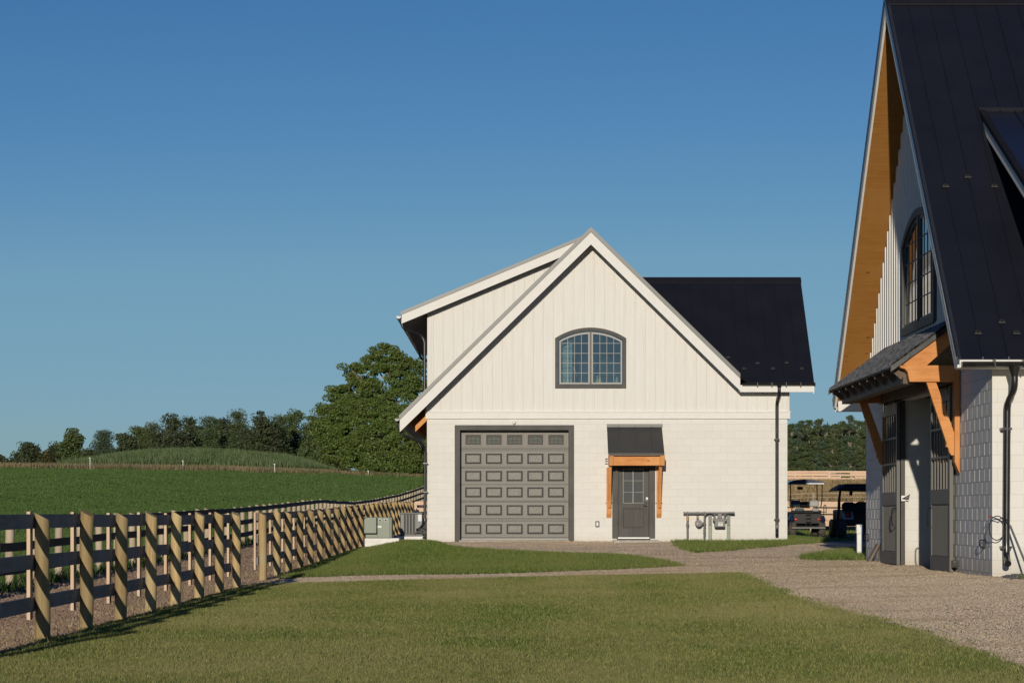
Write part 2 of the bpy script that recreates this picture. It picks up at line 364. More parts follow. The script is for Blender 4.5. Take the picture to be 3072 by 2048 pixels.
m_lawn = ground_mat('lawn_soil_and_thatch', [(.18, .19, .07), (.28, .25, .115), (.13, .155, .048), (.34, .29, .15)], [.22, 1.6, 28], (.8, .03), leaf=lawn_tint)
m_field = ground_mat('crop_ground', [(.075, .125, .03), (.09, .145, .036), (.06, .10, .022), (.12, .18, .05)], [.05, .7, 5], (1.0, .15))
m_tan = ground_mat('dry_slope', [(.34, .25, .12), (.42, .31, .16), (.28, .20, .09), (.46, .36, .20)], [.1, .9, 8], (.8, .08))
m_green = ground_mat('rough_grass', [(.075, .105, .028), (.10, .13, .038), (.06, .085, .022), (.15, .16, .06)], [.1, .9, 9], (.8, .05))
m_asph = ground_mat('asphalt', [(.055, .055, .055), (.065, .063, .06), (.045, .045, .045), (.09, .088, .085)], [.4, 3, 60], (.3, .01))
m_hill = ground_mat('hill_ground', [(.055, .085, .025), (.075, .105, .035), (.05, .07, .02), (.11, .12, .05)], [.1, .9, 6], (.8, .1))

def sheet(name, v, f, mat):
    me = fast_mesh(name, v, f, mat, 4); me.polygons.foreach_set('use_smooth', [True]*len(me.polygons))
    return tag(link_mesh(name, me), kind='structure')
def geo(a, b, n): return np.concatenate([[0], np.cumsum(np.geomspace(a, b, n))])
# the one ground sheet, fine near the camera and out to the horizon
ys = np.concatenate([np.arange(-20, 130, .5), 130+geo(.8, 120, 75)]); xr = geo(.5, 90, 85)
xs = np.concatenate([-xr[::-1], xr[1:]])
def H_far(x, y): return H(x, y)
sheet('ground', *grid_sheet(xs, ys, 0), m_dirt)
# drive and the footpath that leaves it for the gap in the fence
drive = [(26, 12), (9, 12)] + px([(2352, 1556), (2300, 1524), (2200, 1492), (2100, 1452), (1950, 1411), (1850, 1386), (1760, 1347), (1695, 1319), (1500, 1323), (1150, 1331), (900, 1337), (680, 1344), (600, 1348)]) + \
        px([(600, 1338), (690, 1329), (1000, 1322), (1200, 1318), (1400, 1311), (1570, 1302), (1500, 1286), (1400, 1276), (1280, 1273), (1150, 1267), (1060, 1261), (1010, 1251), (985, 1242)]) + [(-2.45, 68.0), (4.4, 68.0)] + \
        px([(1548, 1245), (1565, 1262), (1600, 1272), (1690, 1266), (1800, 1256), (1900, 1247)]) + [(9.5, 66), (26, 66)]
drivef = inpoly(drive)
sheet('gravel_drive', *grid_sheet(np.arange(-6, 24, .15), np.arange(12, 68.3, .15), .012, lambda x, y: drivef(x+wob(x, y, .04), y+wob(y, x, .04))), m_gravel)
lawn1 = [(-4.72, 8), (9.3, 8), (9.0, 12)] + px([(2352, 1556), (2300, 1524), (2200, 1492), (2100, 1452), (1950, 1411), (1850, 1386), (1760, 1347), (1695, 1319), (1500, 1323), (1150, 1331), (900, 1337), (680, 1344), (610, 1346)]) + [(-4.72, 43.0)]
lawn2 = px([(640, 1329), (690, 1328), (1000, 1322), (1200, 1318), (1400, 1311), (1570, 1302), (1500, 1286), (1400, 1276), (1280, 1273), (1150, 1267), (1060, 1261), (1010, 1251), (985, 1243), (960, 1240)]) + [(-3.0, 69.0), (-4.4, 69.0), (-4.62, 64)]
lawn3 = [(4.75, 68.0), (7.8, 68.0), (7.8, 80), (9.2, 80)] + px([(1905, 1243), (1880, 1248), (1800, 1256), (1690, 1266), (1600, 1272), (1565, 1262), (1548, 1246)])
lawn4 = px([(1835, 1285), (1880, 1275), (1940, 1268), (1990, 1262), (2040, 1262), (2010, 1290), (1930, 1289), (1880, 1290)])
lawns = [(lawn1, 'lawn'), (lawn2, 'lawn_strip'), (lawn3, 'lawn_verge'), (lawn4, 'lawn_patch')]
for pl, nm in lawns:
    fn = inpoly(pl); q = np.array(pl)
    v, f = grid_sheet(np.arange(q[:, 0].min()-.2, q[:, 0].max()+.2, .16), np.arange(q[:, 1].min()-.2, q[:, 1].max()+.2, .16), .016, lambda x, y: fn(x+wob(x*1.7, y*1.3, .025), y+wob(y*.8, x*1.9, .025)))
    sheet(nm, v, f, m_lawn)
fieldf = lambda x, y: (x < np.interp(y, [0, 150, 165, 180, 205, 260], [-9.75, -9.75, -9.45, -8.95, -7.95, -6])+.3*np.sin(y*1.7)+.2*np.sin(y*4.1))
sheet('crop_field', *grid_sheet(np.concatenate([-np.arange(4, 20, .4)[::-1]*0-np.arange(4, 20, .4)[::-1]-40*0]) if False else np.concatenate([np.linspace(-150, -30, 60), np.arange(-29, -4, .5)]), np.arange(18, 241.5, 1.0), .02, fieldf), m_field)
sheet('rough_pasture', *grid_sheet(np.concatenate([np.arange(7.6, 40, 1.0), np.linspace(41, 300, 40)]), np.concatenate([np.arange(74, 118, 1.0), np.arange(118.0, 119)]), .014), m_green)
sheet('parking_pad', *grid_sheet(np.arange(7.9, 22, .5), np.arange(78.5, 89, .5), .022), m_asph)
sheet('dry_slope', *grid_sheet(np.concatenate([np.arange(-2, 40, 1.0), np.linspace(41, 300, 40)]), np.concatenate([np.arange(118, 150, 1.0), np.linspace(150, 420, 50)]), .018), m_tan)
# vegetated mound beyond the field
MX = [(250, 1395), (290, 1375), (350, 1362), (430, 1347), (520, 1341), (620, 1341), (720, 1346), (800, 1353), (870, 1361), (910, 1369), (960, 1388), (1010, 1400)]
MXx = np.array([(a-CX)*285/FPX for a, b in MX]); MXz = np.array([(HY-b)*285/FPX for a, b in MX])
def Hm(x, y):
    base = H(x, y); top = np.interp(x, MXx, MXz, left=0, right=0)-1.35
    k = np.clip(1-np.abs(y-285)/24, 0, 1); k = np.sin(k*math.pi/2)
    return base+np.clip(top-base, 0, 9)*k
sheet('hill', *grid_sheet(np.linspace(-52, -18, 60), np.linspace(258, 312, 40), .05, lambda x, y: Hm(x, y)-H(x, y) > .02, hfun=Hm), m_hill)

# ------------------------------------------------------------------ grass, crop and meadow as blades
def blades(name, x, y, z, hgt, wid, mat, lean=.45, label=None, cat=None):
    n = len(x); a = RNG.uniform(0, 2*math.pi, n); la = RNG.uniform(0, 2*math.pi, n)
    ln = hgt*RNG.uniform(.05, lean, n); dx = np.cos(a)*wid/2; dy = np.sin(a)*wid/2
    v = np.empty((n, 3, 3)); v[:, 0] = np.stack([x-dx, y-dy, z], 1); v[:, 1] = np.stack([x+dx, y+dy, z], 1)
    v[:, 2] = np.stack([x+np.cos(la)*ln, y+np.sin(la)*ln, z+hgt], 1)
    me = fast_mesh(name, v.reshape(-1, 3), np.arange(3*n).reshape(-1, 3), mat, 3)
    o = link_mesh(name, me); return tag(o, label, cat, kind='stuff')
def lawn_blades(name, c1, c2, c3):
    t = NT(name); t.t.nodes.remove(t.b); g = t.n('ShaderNodeNewGeometry'); p = t.pos(True)
    big = t.noise(t.pos(True, (1, .55, 1)), .33, 5, .6); fine = t.noise(p, 3.0, 4, .6)
    wv = t.n('ShaderNodeTexWave', Scale=.14, Distortion=.8, Detail=2.0); wv.bands_direction = 'X'; t.l(p, wv.inputs['Vector'])
    col = t.ramp(g.outputs['Random Per Island'], [(0, tuple(v*.55 for v in c1)), (.35, c1), (.72, c2), (1, tuple(v*1.55 for v in c3))])
    spk = t.noise(p, 17.0, 3, .7); col = t.mix(t.ramp(spk, [(.38, (.75, .75, .75)), (.5, (0, 0, 0))]), col, tuple(v*.45 for v in c1))
    f = t.math('ADD', t.math('MULTIPLY', big, .75), t.math('ADD', t.math('MULTIPLY', fine, .30), t.math('MULTIPLY', wv.outputs['Fac'], .07)))
    col = t.mix(t.ramp(f, [(.42, (0, 0, 0)), (.72, (.72, .72, .72))]), col, c3)
    d = t.n('ShaderNodeBsdfDiffuse'); t.l(col, d.inputs[0]); tr = t.n('ShaderNodeBsdfTranslucent'); t.l(col, tr.inputs[0]); mx = t.n('ShaderNodeMixShader'); mx.inputs[0].default_value = .3
    t.l(d.outputs[0], mx.inputs[1]); t.l(tr.outputs[0], mx.inputs[2]); t.l(mx.outputs[0], t.out.inputs[0]); return t.m
m_blade = lawn_blades('mown_grass_blades', (.118, .178, .036), (.225, .285, .070), (.39, .335, .15))
m_blade2 = lawn_blades('lush_grass_blades', (.12, .19, .040), (.20, .27, .070), (.25, .26, .09))
m_crop = foliage('alfalfa_leaves', (.085, .150, .032), (.135, .215, .055), (.095, .16, .036), .3, .08)
m_mead = foliage('dry_meadow_grass', (.20, .155, .08), (.33, .26, .14), (.12, .14, .05), .3, .25)
m_reed = foliage('tall_green_weeds', (.11, .155, .055), (.20, .25, .105), (.09, .14, .045), .35, .2)
m_weed = foliage('verge_weeds', (.045, .085, .018), (.09, .14, .035), (.05, .09, .02), .3, .6)
m_straw = foliage('straw', (.50, .38, .20), (.38, .28, .14), (.42, .33, .18), .3, 1)
labels = ['short mown grass of the large front lawn', 'mown grass strip between the gravel path and the garage', 'green grass verge below the gas meters', 'ragged grass patch beside the white bollard']
for (pl, nm), lb, mt, hh in zip(lawns, labels, (m_blade, m_blade2, m_blade2, m_blade2), (.028, .042, .06, .07)):
    q = np.array(pl); fn = inpoly(pl); n0 = {'lawn': 1450000, 'lawn_strip': 230000, 'lawn_verge': 90000, 'lawn_patch': 26000}[nm]
    x = RNG.uniform(q[:, 0].min()-.1, q[:, 0].max()+.1, n0)
    if nm == 'lawn':
        y = 17+(52-17)*RNG.uniform(0, 1, n0)**1.45
    else: y = RNG.uniform(q[:, 1].min()-.1, q[:, 1].max()+.1, n0)
    k = fn(x+wob(x, y, .03)+RNG.normal(0, .07, n0), y+wob(y, x, .03)+RNG.normal(0, .10, n0)) & (np.abs(x) < .2106*y*1.02+.6); x, y = x[k], y[k]; sc = np.clip(y/24, 1, 3)
    blades('grass', x, y, H(x, y)+.02, hh*RNG.uniform(.5, 1.3, len(x))*np.clip(y/30, 1, 1.6), .0068*sc, mt, .9, lb, 'grass')
n0 = 900000; y = 28+(241-28)*RNG.uniform(0, 1, n0)**1.15; x = -.2106*y*1.03+RNG.uniform(0, 1, n0)*(.2106*y*1.03-5)
k = fieldf(x-.15, y) & (x < -6); x, y = x[k], y[k]
hh = np.clip(.16+.10*np.sin(x*.9+y*.4)*np.sin(y*.55-x*.3), .1, .3)*RNG.uniform(.5, 1.2, len(x))
blades('crop', x, y, H(x, y)+.01, hh, .035*np.clip(y/60, 1, 3.2), m_crop, 1.3, 'low green alfalfa crop covering the rising field', 'crop')
n0 = 60000; y = RNG.uniform(240, 262, n0); x = RNG.uniform(-57, -8, n0)
blades('meadow_grass', x, y, H(x, y), RNG.uniform(.25, .85, n0)*np.interp(x, [-57, -30, -15, -8], [1, 1, .7, .5]), .09, m_mead, .4, 'dry reddish meadow grass along the far field edge', 'meadow grass')
n0 = 70000; y = RNG.uniform(259, 300, n0); x = RNG.uniform(-51, -17, n0); hm = Hm(x, y); k = hm-H(x, y) > .03
blades('tall_weeds', x[k], y[k], hm[k], RNG.uniform(.5, 1.5, k.sum()), .16, m_reed, .35, 'tall green reedy weeds covering the mound', 'weeds')
n0 = 9000; y = RNG.uniform(30, 160, n0)**1.0; x = -9.45+RNG.normal(0, .28, n0)
blades('weeds', x, y, H(x, y), RNG.uniform(.08, .32, n0), .05, m_weed, 1.0, 'dark leafy weeds along the foot of the far board fence', 'weeds')
n0 = 2600; y = RNG.uniform(22, 60, n0); x = -4.9+RNG.normal(0, .28, n0)-.15*np.abs(RNG.normal(0, 1, n0)); k = RNG.uniform(0, 1, n0) < .35+.5*np.sin(y*.8)
blades('straw_grass', x[k], y[k], H(x[k], y[k]), RNG.uniform(.04, .16, k.sum()), .012, m_straw, 1.4, 'dry straw coloured stubble along the foot of the near fence', 'dry grass')
n0 = 14000; y = RNG.uniform(20, 66, n0); x = RNG.uniform(2, 12, n0); k = drivef(x, y) & (np.sin(x*1.1+y*.5)*np.sin(y*.37-x*.6)+RNG.normal(0, .3, n0) > .55)
blades('straw_litter', x[k], y[k], H(x[k], y[k])+.013, RNG.uniform(.003, .012, k.sum()), .03, m_straw, 12, 'scattered pale straw and chaff on the gravel drive', 'straw')
n0 = 90000; y = RNG.uniform(20, 66, n0); x = RNG.uniform(-4.5, 10, n0); q_ = RNG.normal(0, .28, n0)
k = drivef(x, y) & ~drivef(x+q_, y+q_*.9); x, y = x[k], y[k]
blades('stray_grass', x, y, H(x, y)+.01, RNG.uniform(.015, .055, len(x)), .016, m_blade2, 1.0, 'sparse stray grass creeping over the gravel edges', 'grass')
def pebbles(name, x, y, z, r, mat, label, cat):
    n = len(x); a0 = RNG.uniform(0, 2*math.pi, n); v = np.empty((n, 5, 3))
    for k in range(4):
        a = a0+k*math.pi/2; rr = r*RNG.uniform(.7, 1.3, n); v[:, k] = np.stack([x+np.cos(a)*rr, y+np.sin(a)*rr, z], 1)
    v[:, 4] = np.stack([x+RNG.uniform(-.3, .3, n)*r, y+RNG.uniform(-.3, .3, n)*r, z+r*RNG.uniform(.7, 1.5, n)], 1)
    f = (np.array([[0, 1, 4], [1, 2, 4], [2, 3, 4], [3, 0, 4]])[None]+5*np.arange(n)[:, None, None]).reshape(-1, 3)
    return tag(link_mesh(name, fast_mesh(name, v.reshape(-1, 3), f, mat, 3)), label, cat, kind='stuff')
def stone_mat(name, c1, c2, c3):
    t = NT(name); g = t.n('ShaderNodeNewGeometry'); n1 = t.noise(t.pos(True, (.45, 1, 1)), .9, 6, .7)
    c = t.mix(g.outputs['Random Per Island'], c1, c2); c = t.mix(t.ramp(n1, [(.48, (0, 0, 0)), (.66, (.6, .6, .6))]), c, c3)
    t.l(c, t.b.inputs['Base Color']); t.b.inputs['Roughness'].default_value = .9; t.b.inputs['Specular IOR Level'].default_value = .2; return t.m
n0 = 950000; y = 20+(68.3-20)*RNG.uniform(0, 1, n0)**1.25; x = RNG.uniform(-6, 14, n0); k = drivef(x, y) & (x < .2106*y+.4); x, y = x[k], y[k]
pebbles('gravel', x, y, H(x, y)+.012, RNG.uniform(.005, .013, len(x))*np.clip(y/30, .9, 1.9), stone_mat('gravel_stones', (.60, .45, .30), (.82, .665, .465), (.42, .28, .165)), 'fine brown grey gravel of the drive and footpath', 'gravel')
n0 = 200000; y = 22+(115-22)*RNG.uniform(0, 1, n0)**1.4; x = RNG.uniform(-9.4, -4.55, n0); k = (x > -.2106*y-.4) & ~((x > -4.72) & ((y < 43) | (y > 47.5))); x, y = x[k], y[k]
pebbles('dirt_clods', x, y, H(x, y), RNG.uniform(.008, .028, len(x))*np.clip(y/35, .9, 2), stone_mat('dirt_clods', (.38, .25, .155), (.62, .44, .29), (.33, .21, .13)), 'crumbly brown dirt of the lane between the two fences', 'dirt')
n0 = 26000; y = RNG.uniform(118, 150, n0); x = RNG.uniform(10, 34, n0)
blades('slope_grass', x, y, H(x, y), RNG.uniform(.1, .4, n0), .06, foliage('tan_slope_grass', (.34, .24, .11), (.44, .32, .16), (.28, .20, .09), .3, .3), .8, 'dry tan grass on the slope behind the golf carts', 'dry grass')
n0 = 30000; y = RNG.uniform(74, 117, n0); x = RNG.uniform(7.8, 26, n0); k = ~((y > 78.3) & (y < 89.2) & (x > 7.7) & (x < 22.2))
blades('pasture_grass', x[k], y[k], H(x[k], y[k]), RNG.uniform(.04, .12, k.sum()), .03, m_blade2, .9, 'green grass behind the parked golf carts', 'grass')

# ------------------------------------------------------------------ shared architectural pieces
def siding(mb, ax, plane, out, u0, u1, zlo, ztop, period=.285, bw=.062, bd=.011, phase=0.0, hole=None):
    """battens on a wall: ztop(u) gives the top edge; out = direction of the face"""
    u = u0+phase
    if hole:
        hx0, hx1, hz0, arcz = hole; u = u0+phase
        while u < u1-bw:
            if hx0-bw < u < hx1:
                top = ztop; c = u+bw/2; z_ = arcz(min(max(c, hx0), hx1))+.03
                siding(mb, ax, plane, out, u, u+bw+.001, zlo, lambda q: hz0-.02, period, bw, bd); siding(mb, ax, plane, out, u, u+bw+.001, z_, ztop, period, bw, bd)
            else: siding(mb, ax, plane, out, u, u+bw+.001, zlo, ztop, period, bw, bd)
            u += period
        return
    while u < u1-bw:
        z1 = [min(ztop(u), ztop(u)), min(ztop(u+bw), ztop(u+bw))]
        if min(z1) > zlo+.05:
            a, b = plane, plane+out*bd; e = .012
            if ax == 'y': mb.hexa([(u, a, zlo), (u+bw, a, zlo), (u+bw, a, z1[1]), (u, a, z1[0])], [(u+e, b, zlo), (u+bw-e, b, zlo), (u+bw-e, b, z1[1]), (u+e, b, z1[0])])
            else: mb.hexa([(a, u, zlo), (a, u+bw, zlo), (a, u+bw, z1[1]), (a, u, z1[0])], [(b, u+e, zlo), (b, u+bw-e, zlo), (b, u+bw-e, z1[1]), (b, u+e, z1[0])])
        u += period
def wall_hole(mb, outline_x, zlo, ztop, hx0, hx1, hz0, arcz, ax, a, b, n=14):
    """upright strips of wall; strips over the window are split by the arched opening"""
    us = sorted(set([u for u in outline_x]+[hx0, hx1]+[hx0+(hx1-hx0)*i/n for i in range(n+1)]))
    for u0, u1 in zip(us[:-1], us[1:]):
        e = 1e-6
        if hx0-e <= u0 and u1 <= hx1+e:
            mb.prism([(u0, zlo), (u1, zlo), (u1, hz0), (u0, hz0)], ax, a, b); mb.prism([(u0, arcz(u0)), (u1, arcz(u1)), (u1, ztop(u1)), (u0, ztop(u0))], ax, a, b)
        else: mb.prism([(u0, zlo), (u1, zlo), (u1, ztop(u1-e)), (u0, ztop(u0+e))], ax, a, b)
def gutter(mb, p0, p1, r=.062, up=Vector((0, 0, 1))):
    p0, p1 = Vector(p0), Vector(p1); t = (p1-p0).normalized(); s = t.cross(up).normalized(); n = 8; vs = []
    for p in (p0, p1):
        for rr in (r, r-.006):
            for i in range(n+1):
                a = math.pi*i/n; vs.append(p+s*math.cos(a)*rr-up*math.sin(a)*rr)
    m = n+1; fs = []
    for i in range(n): fs += [(i, i+1, 2*m+i+1, 2*m+i), (m+i, 3*m+i, 3*m+i+1, m+i+1), (i, m+i, m+i+1, i+1), (2*m+i, 2*m+i+1, 3*m+i+1, 3*m+i)]
    fs += [(0, 2*m, 3*m, m), (n, m+n, 3*m+n, 2*m+n)]
    mb.add(vs, fs)
    for p in (p0, p1): mb.add([p+s*math.cos(math.pi*i/n)*r-up*math.sin(math.pi*i/n)*r for i in range(n+1)], [tuple(range(n+1))])
def smoothpath(pts, n=5):
    pts = [Vector(p) for p in pts]; out = [pts[0]]
    for i in range(1, len(pts)-1):
        a = pts[i]+(pts[i-1]-pts[i]).normalized()*min(.12, (pts[i-1]-pts[i]).length*.45); b = pts[i]+(pts[i+1]-pts[i]).normalized()*min(.12, (pts[i+1]-pts[i]).length*.45)
        for k in range(n+1):
            t = k/n; out.append(a*(1-t)**2+pts[i]*2*t*(1-t)+b*t*t)
    out.append(pts[-1]); return out
def arch(x0, x1, zb, zs, zt, n=16):            # closed outline: bottom corners, then the segmental arch
    c = (x0+x1)/2; w = (x1-x0)/2; h = zt-zs; R = (w*w+h*h)/(2*h); a0 = math.asin(min(1, w/R)); pts = [(x0, zb), (x1, zb)]
    for i in range(n+1):
        a = a0-2*a0*i/n; pts.append((c+R*math.sin(a), zt-R+R*math.cos(a)))
    return pts
def arch_z(x, x0, x1, zs, zt):
    c = (x0+x1)/2; w = (x1-x0)/2; h = zt-zs; R = (w*w+h*h)/(2*h); return zt-R+math.sqrt(max(0, R*R-(x-c)**2))
def snow_guard(parent, p, slope_dir_y=1):
    mb = MB(); x, y, z = p
    mb.box(x-.055, x+.055, y-.05, y+.05, z, z+.022)
    for s in (-1, 1): mb.ball((x+s*.028, y-.03, z+.035), .030, 8, 5, (1, .8, .9))
    mb.ball((x, y+.01, z+.05), .038, 8, 5, (1.2, .5, .8)); return mb.build('snow_guard', m_guard, parent, smooth=True)

# ================================================================== GARAGE
GY = 68.1; gs = FPX/GY
def gx(x): return (x-CX)/gs
def gz(y): return (HY-y)/gs
G = thing('garage_building', 'white block and batten garage with steep gable, side dormer and black wing roof', 'building', (gx(1281), GY, -.76))
BASE = -1.2; YB = 84.5
# block wall of the front with its two openings
gd = (gx(1380), gx(1706), gz(1289.6)); pd = (gx(1851), gx(1951), gz(1390)); zc = 2.66
mb = MB(); XL, XR = gx(1281), gx(2362)
for (a, b, c, d) in ((XL, gd[0], BASE, zc), (gd[0], gd[1], gd[2], zc), (gd[1], pd[0], BASE, zc), (pd[0], pd[1], pd[2], zc), (pd[1], XR, BASE, zc)):
    mb.box(a, b, GY, GY+.3, c, d)
mb.build('block_wall', m_blockX, G)
mb = MB(); mb.box(XL, XL+.25, GY+.3, YB, BASE, 3.1); mb.box(XR-.25, XR, GY+.3, GY+5.6, BASE, 3.3); mb.box(6.2, XR-.25, GY+5.35, GY+5.6, BASE, 3.3)
mb.box(XL+.25, 6.4, YB-.25, YB, BASE, 3.3); mb.box(6.15, 6.4, GY+5.6, YB-.25, BASE, 3.3); mb.build('side_wall', m_blockY, G)
# board and batten front
AX, SL = 2.19, .98
RY = 67.5                                       # plane of the rake boards
TOPM, FT, FB = 7.94, 7.80, 7.46                 # metal top, fascia top, fascia bottom at the ridge
xa, xb = gx(1278), gx(2368); ft = lambda x: max(2.9, min(FT-.12-SL*abs(x-AX), 9) if x < 6.46 else 3.46)
def front_top(x):
    z = FT-.10-SL*abs(x-AX)
    return max(z, 3.45) if x > AX else z
s8 = 8.2545; wx = lambda v: gx(1660+v/s8); wz = lambda v: gz(980+v/s8)
hole = (wx(90), wx(1750), wz(1450), lambda x: arch_z(x, wx(90), wx(1750), wz(300), wz(70)))
mb = MB(); wall_hole(mb, [xa, xb, AX+(FT-.10-3.45)/SL, AX], 2.87, front_top, *hole, 'y', GY-.02, GY+.2)
siding(mb, 'y', GY-.02, -1, xa+.10, xb, 2.87, front_top, hole=hole); mb.build('batten_siding', m_siding, G)
mb = MB(); mb.box(xa-.01, xb+.015, GY-.06, GY+.1, zc, gz(1237)); mb.box(xa-.02, xb+.03, GY-.085, GY+.1, gz(1237), gz(1233.5)); mb.build('belt_trim', m_trimw, G)
mb = MB(); mb.box(xa-.006, xa+.10, GY-.05, GY-.0, 2.88, 3.05); mb.build('corner_board', m_trimw, G)
# main roof slopes
XE = gx(1281)-.735; XW = 6.33
zt = lambda x: TOPM-SL*abs(x-AX)
def roof_slab(mb, x0, x1, y0, y1, zf, th): mb.slab([(x0, y0, zf(x0)), (x1, y0, zf(x1)), (x1, y1, zf(x1)), (x0, y1, zf(x0))], (0, 0, -th))
mb = MB(); roof_slab(mb, XE, AX, RY+.02, YB+.6, zt, .05); roof_slab(mb, AX, XW, RY+.02, YB+.6, zt, .05)
for i in range(44):
    y = RY+.45+i*.4
    if y > YB+.4: break
    for x0, x1 in ((XE, AX), (AX, XW)): mb.slab([(x0, y, zt(x0)), (x1, y, zt(x1)), (x1, y+.02, zt(x1)), (x0, y+.02, zt(x0))], (0, 0, .035))
mb.build('roof', m_roof, G)
mb = MB()                                       # folded metal edge that shows grey over the rake boards
for x0, x1 in ((XE-.02, AX), (AX, XW)):
    mb.slab([(x0, RY-.035, zt(x0)+.012), (x1, RY-.035, zt(x1)+.012), (x1, RY+.10, zt(x1)+.012), (x0, RY+.10, zt(x0)+.012)], (0, 0, -.135))
mb.build('roof_edge_trim', m_edge, G)
mb = MB()
for x0, x1 in ((XE, AX), (AX, XW)): mb.slab([(x0, RY, zt(x0)-.13), (x1, RY, zt(x1)-.13), (x1, RY+.045, zt(x1)-.13), (x0, RY+.045, zt(x0)-.13)], (0, 0, -(FT-FB)))
mb.build('rake_board', m_trimw, G)
mb = MB()
for x0, x1 in ((XE+.02, AX), (AX, XW)): roof_slab(mb, x0, x1, RY+.05, GY-.02, lambda x: zt(x)-.30, .02)
mb.build('rake_soffit', m_soffitd, G)
mb = MB(); roof_slab(mb, XE+.03, XL, GY+.02, YB+.5, lambda x: zt(x)-.12, .03)
for k in range(13): mb.slab([(XE+.14, GY+.3+k*1.25, zt(XE+.14)-.15), (XL, GY+.3+k*1.25, zt(XL)-.15), (XL, GY+.42+k*1.25, zt(XL)-.15), (XE+.14, GY+.42+k*1.25, zt(XE+.14)-.15)], (0, 0, -.13))
mb.build('eave_soffit', m_cedary, G)
mb = MB(); x0, x1 = gx(1246), gx(1281)          # the exposed cedar lookout at the left eave
mb.slab([(x0, GY-.05, gz(1277)), (x1, GY-.05, gz(1243)), (x1, GY+.12, gz(1243)), (x0, GY+.12, gz(1277))], (0, 0, -.165)); mb.build('eave_bracket', m_cedarx, G)
mb = MB(); mb.box(XE+.0, XE+.03, RY+.05, YB+.6, zt(XE)-.33, zt(XE)-.05); mb.build('eave_fascia', m_trimw, G)
# shed dormer on the left slope
DY, DR = 68.62, 68.18; DX0 = (1205-CX)*DR/FPX; dz = lambda x: 5.66+.417*(x-DX0); DX1 = 1.93
mb = MB(); roof_slab(mb, DX0-.02, DX1, DR, 83.6, dz, .05)
mb.build('dormer_roof', m_roof, G)
mb = MB(); mb.slab([(DX0-.03, DR-.03, dz(DX0-.03)+.012), (DX1, DR-.03, dz(DX1)+.012), (DX1, DR+.1, dz(DX1)+.012), (DX0-.03, DR+.1, dz(DX0-.03)+.012)], (0, 0, -.09)); mb.build('dormer_edge_trim', m_edge, G)
mb = MB(); mb.slab([(DX0, DR, dz(DX0)-.08), (DX1, DR, dz(DX1)-.08), (DX1, DR+.04, dz(DX1)-.08), (DX0, DR+.04, dz(DX0)-.08)], (0, 0, -.25)); mb.build('dormer_rake_board', m_trimw, G)
mb = MB(); roof_slab(mb, DX0+.02, DX1, DR+.045, 83.5, lambda x: dz(x)-.27, .02); mb.build('dormer_soffit', m_soffitd, G)
wl = gx(1281); top = lambda x: dz(x)-.28
mb = MB(); mb.prism([(wl, 2.9), (1.7, 2.9), (1.7, top(1.7)), (wl, top(wl))], 'y', DY, DY+.2)
siding(mb, 'y', DY, -1, wl+.11, 1.65, 2.9, lambda x: top(x)-.12); mb.hexa([(wl+.1, DY-.015, top(wl+.1)-.13), (1.7, DY-.015, top(1.7)-.13), (1.7, DY-.015, top(1.7)), (wl+.1, DY-.015, top(wl+.1))], [(wl+.1, DY, top(wl+.1)-.13), (1.7, DY, top(1.7)-.13), (1.7, DY, top(1.7)), (wl+.1, DY, top(wl+.1))])
mb.box(wl-.01, wl+.10, DY-.022, DY, 2.9, top(wl)); mb.build('dormer_side_wall', m_siding, G)
mb = MB(); mb.box(wl, wl+.15, DY+.2, 83.2, 2.9, top(wl)); siding(mb, 'x', wl, -1, DY+.3, 83, 2.9, lambda u: top(wl)); mb.build('dormer_front_wall', m_siding, G)
# gutters and downspouts on the left
mb = MB(); gutter(mb, (XE-.075, RY-.0, zt(XE)-.10), (XE-.075, YB+.6, zt(XE)-.10), .075); mb.build('gutter', m_black, G, smooth=True)
mb = MB(); gutter(mb, (DX0-.085, DR, dz(DX0)-.12), (DX0-.085, 83.6, dz(DX0)-.12), .08); mb.build('gutter', m_black, G, smooth=True)
for YY, ups in ((67.75, 0), (81.5, 1)):
    k = YY/67.9
    pts = [P(1197.5, 1270, 67.75), P(1198.5, 1287, 67.75), P(1210, 1306, 67.75), P(1264, 1324, 67.85), P(1275, 1345, 67.95), P(1275, 1566, 67.95), P(1262, 1584, 67.85), P(1252, 1589, 67.7)]
    pts = [Vector((p.x, p.y+(YY-67.75), p.z)) for p in pts]
    mb = MB(); mb.tube(smoothpath(pts), .042, 12); mb.tube([pts[0]+Vector((0, 0, .07)), pts[0]], [.075, .042], 12)
    for zz in (.6, 1.4): mb.box(pts[4].x-.055, pts[4].x+.07, YY+.14, YY+.26, zz, zz+.03)
    mb.build('downspout', m_black, G, smooth=True)
for dY in (0, 13.4):
    pts = [P(1204, 955, 68.3), P(1204.5, 972, 68.3), P(1212, 986, 68.3), P(1262, 1005, 68.5), P(1273.5, 1022, 68.5), P(1273.5, 1182, 68.5)]
    pts = [Vector((p.x, p.y+dY, p.z)) for p in pts]
    mb = MB(); mb.tube(smoothpath(pts), .042, 12); mb.tube([pts[0]+Vector((0, 0, .07)), pts[0]], [.08, .042], 12); mb.build('downspout', m_black, G, smooth=True)
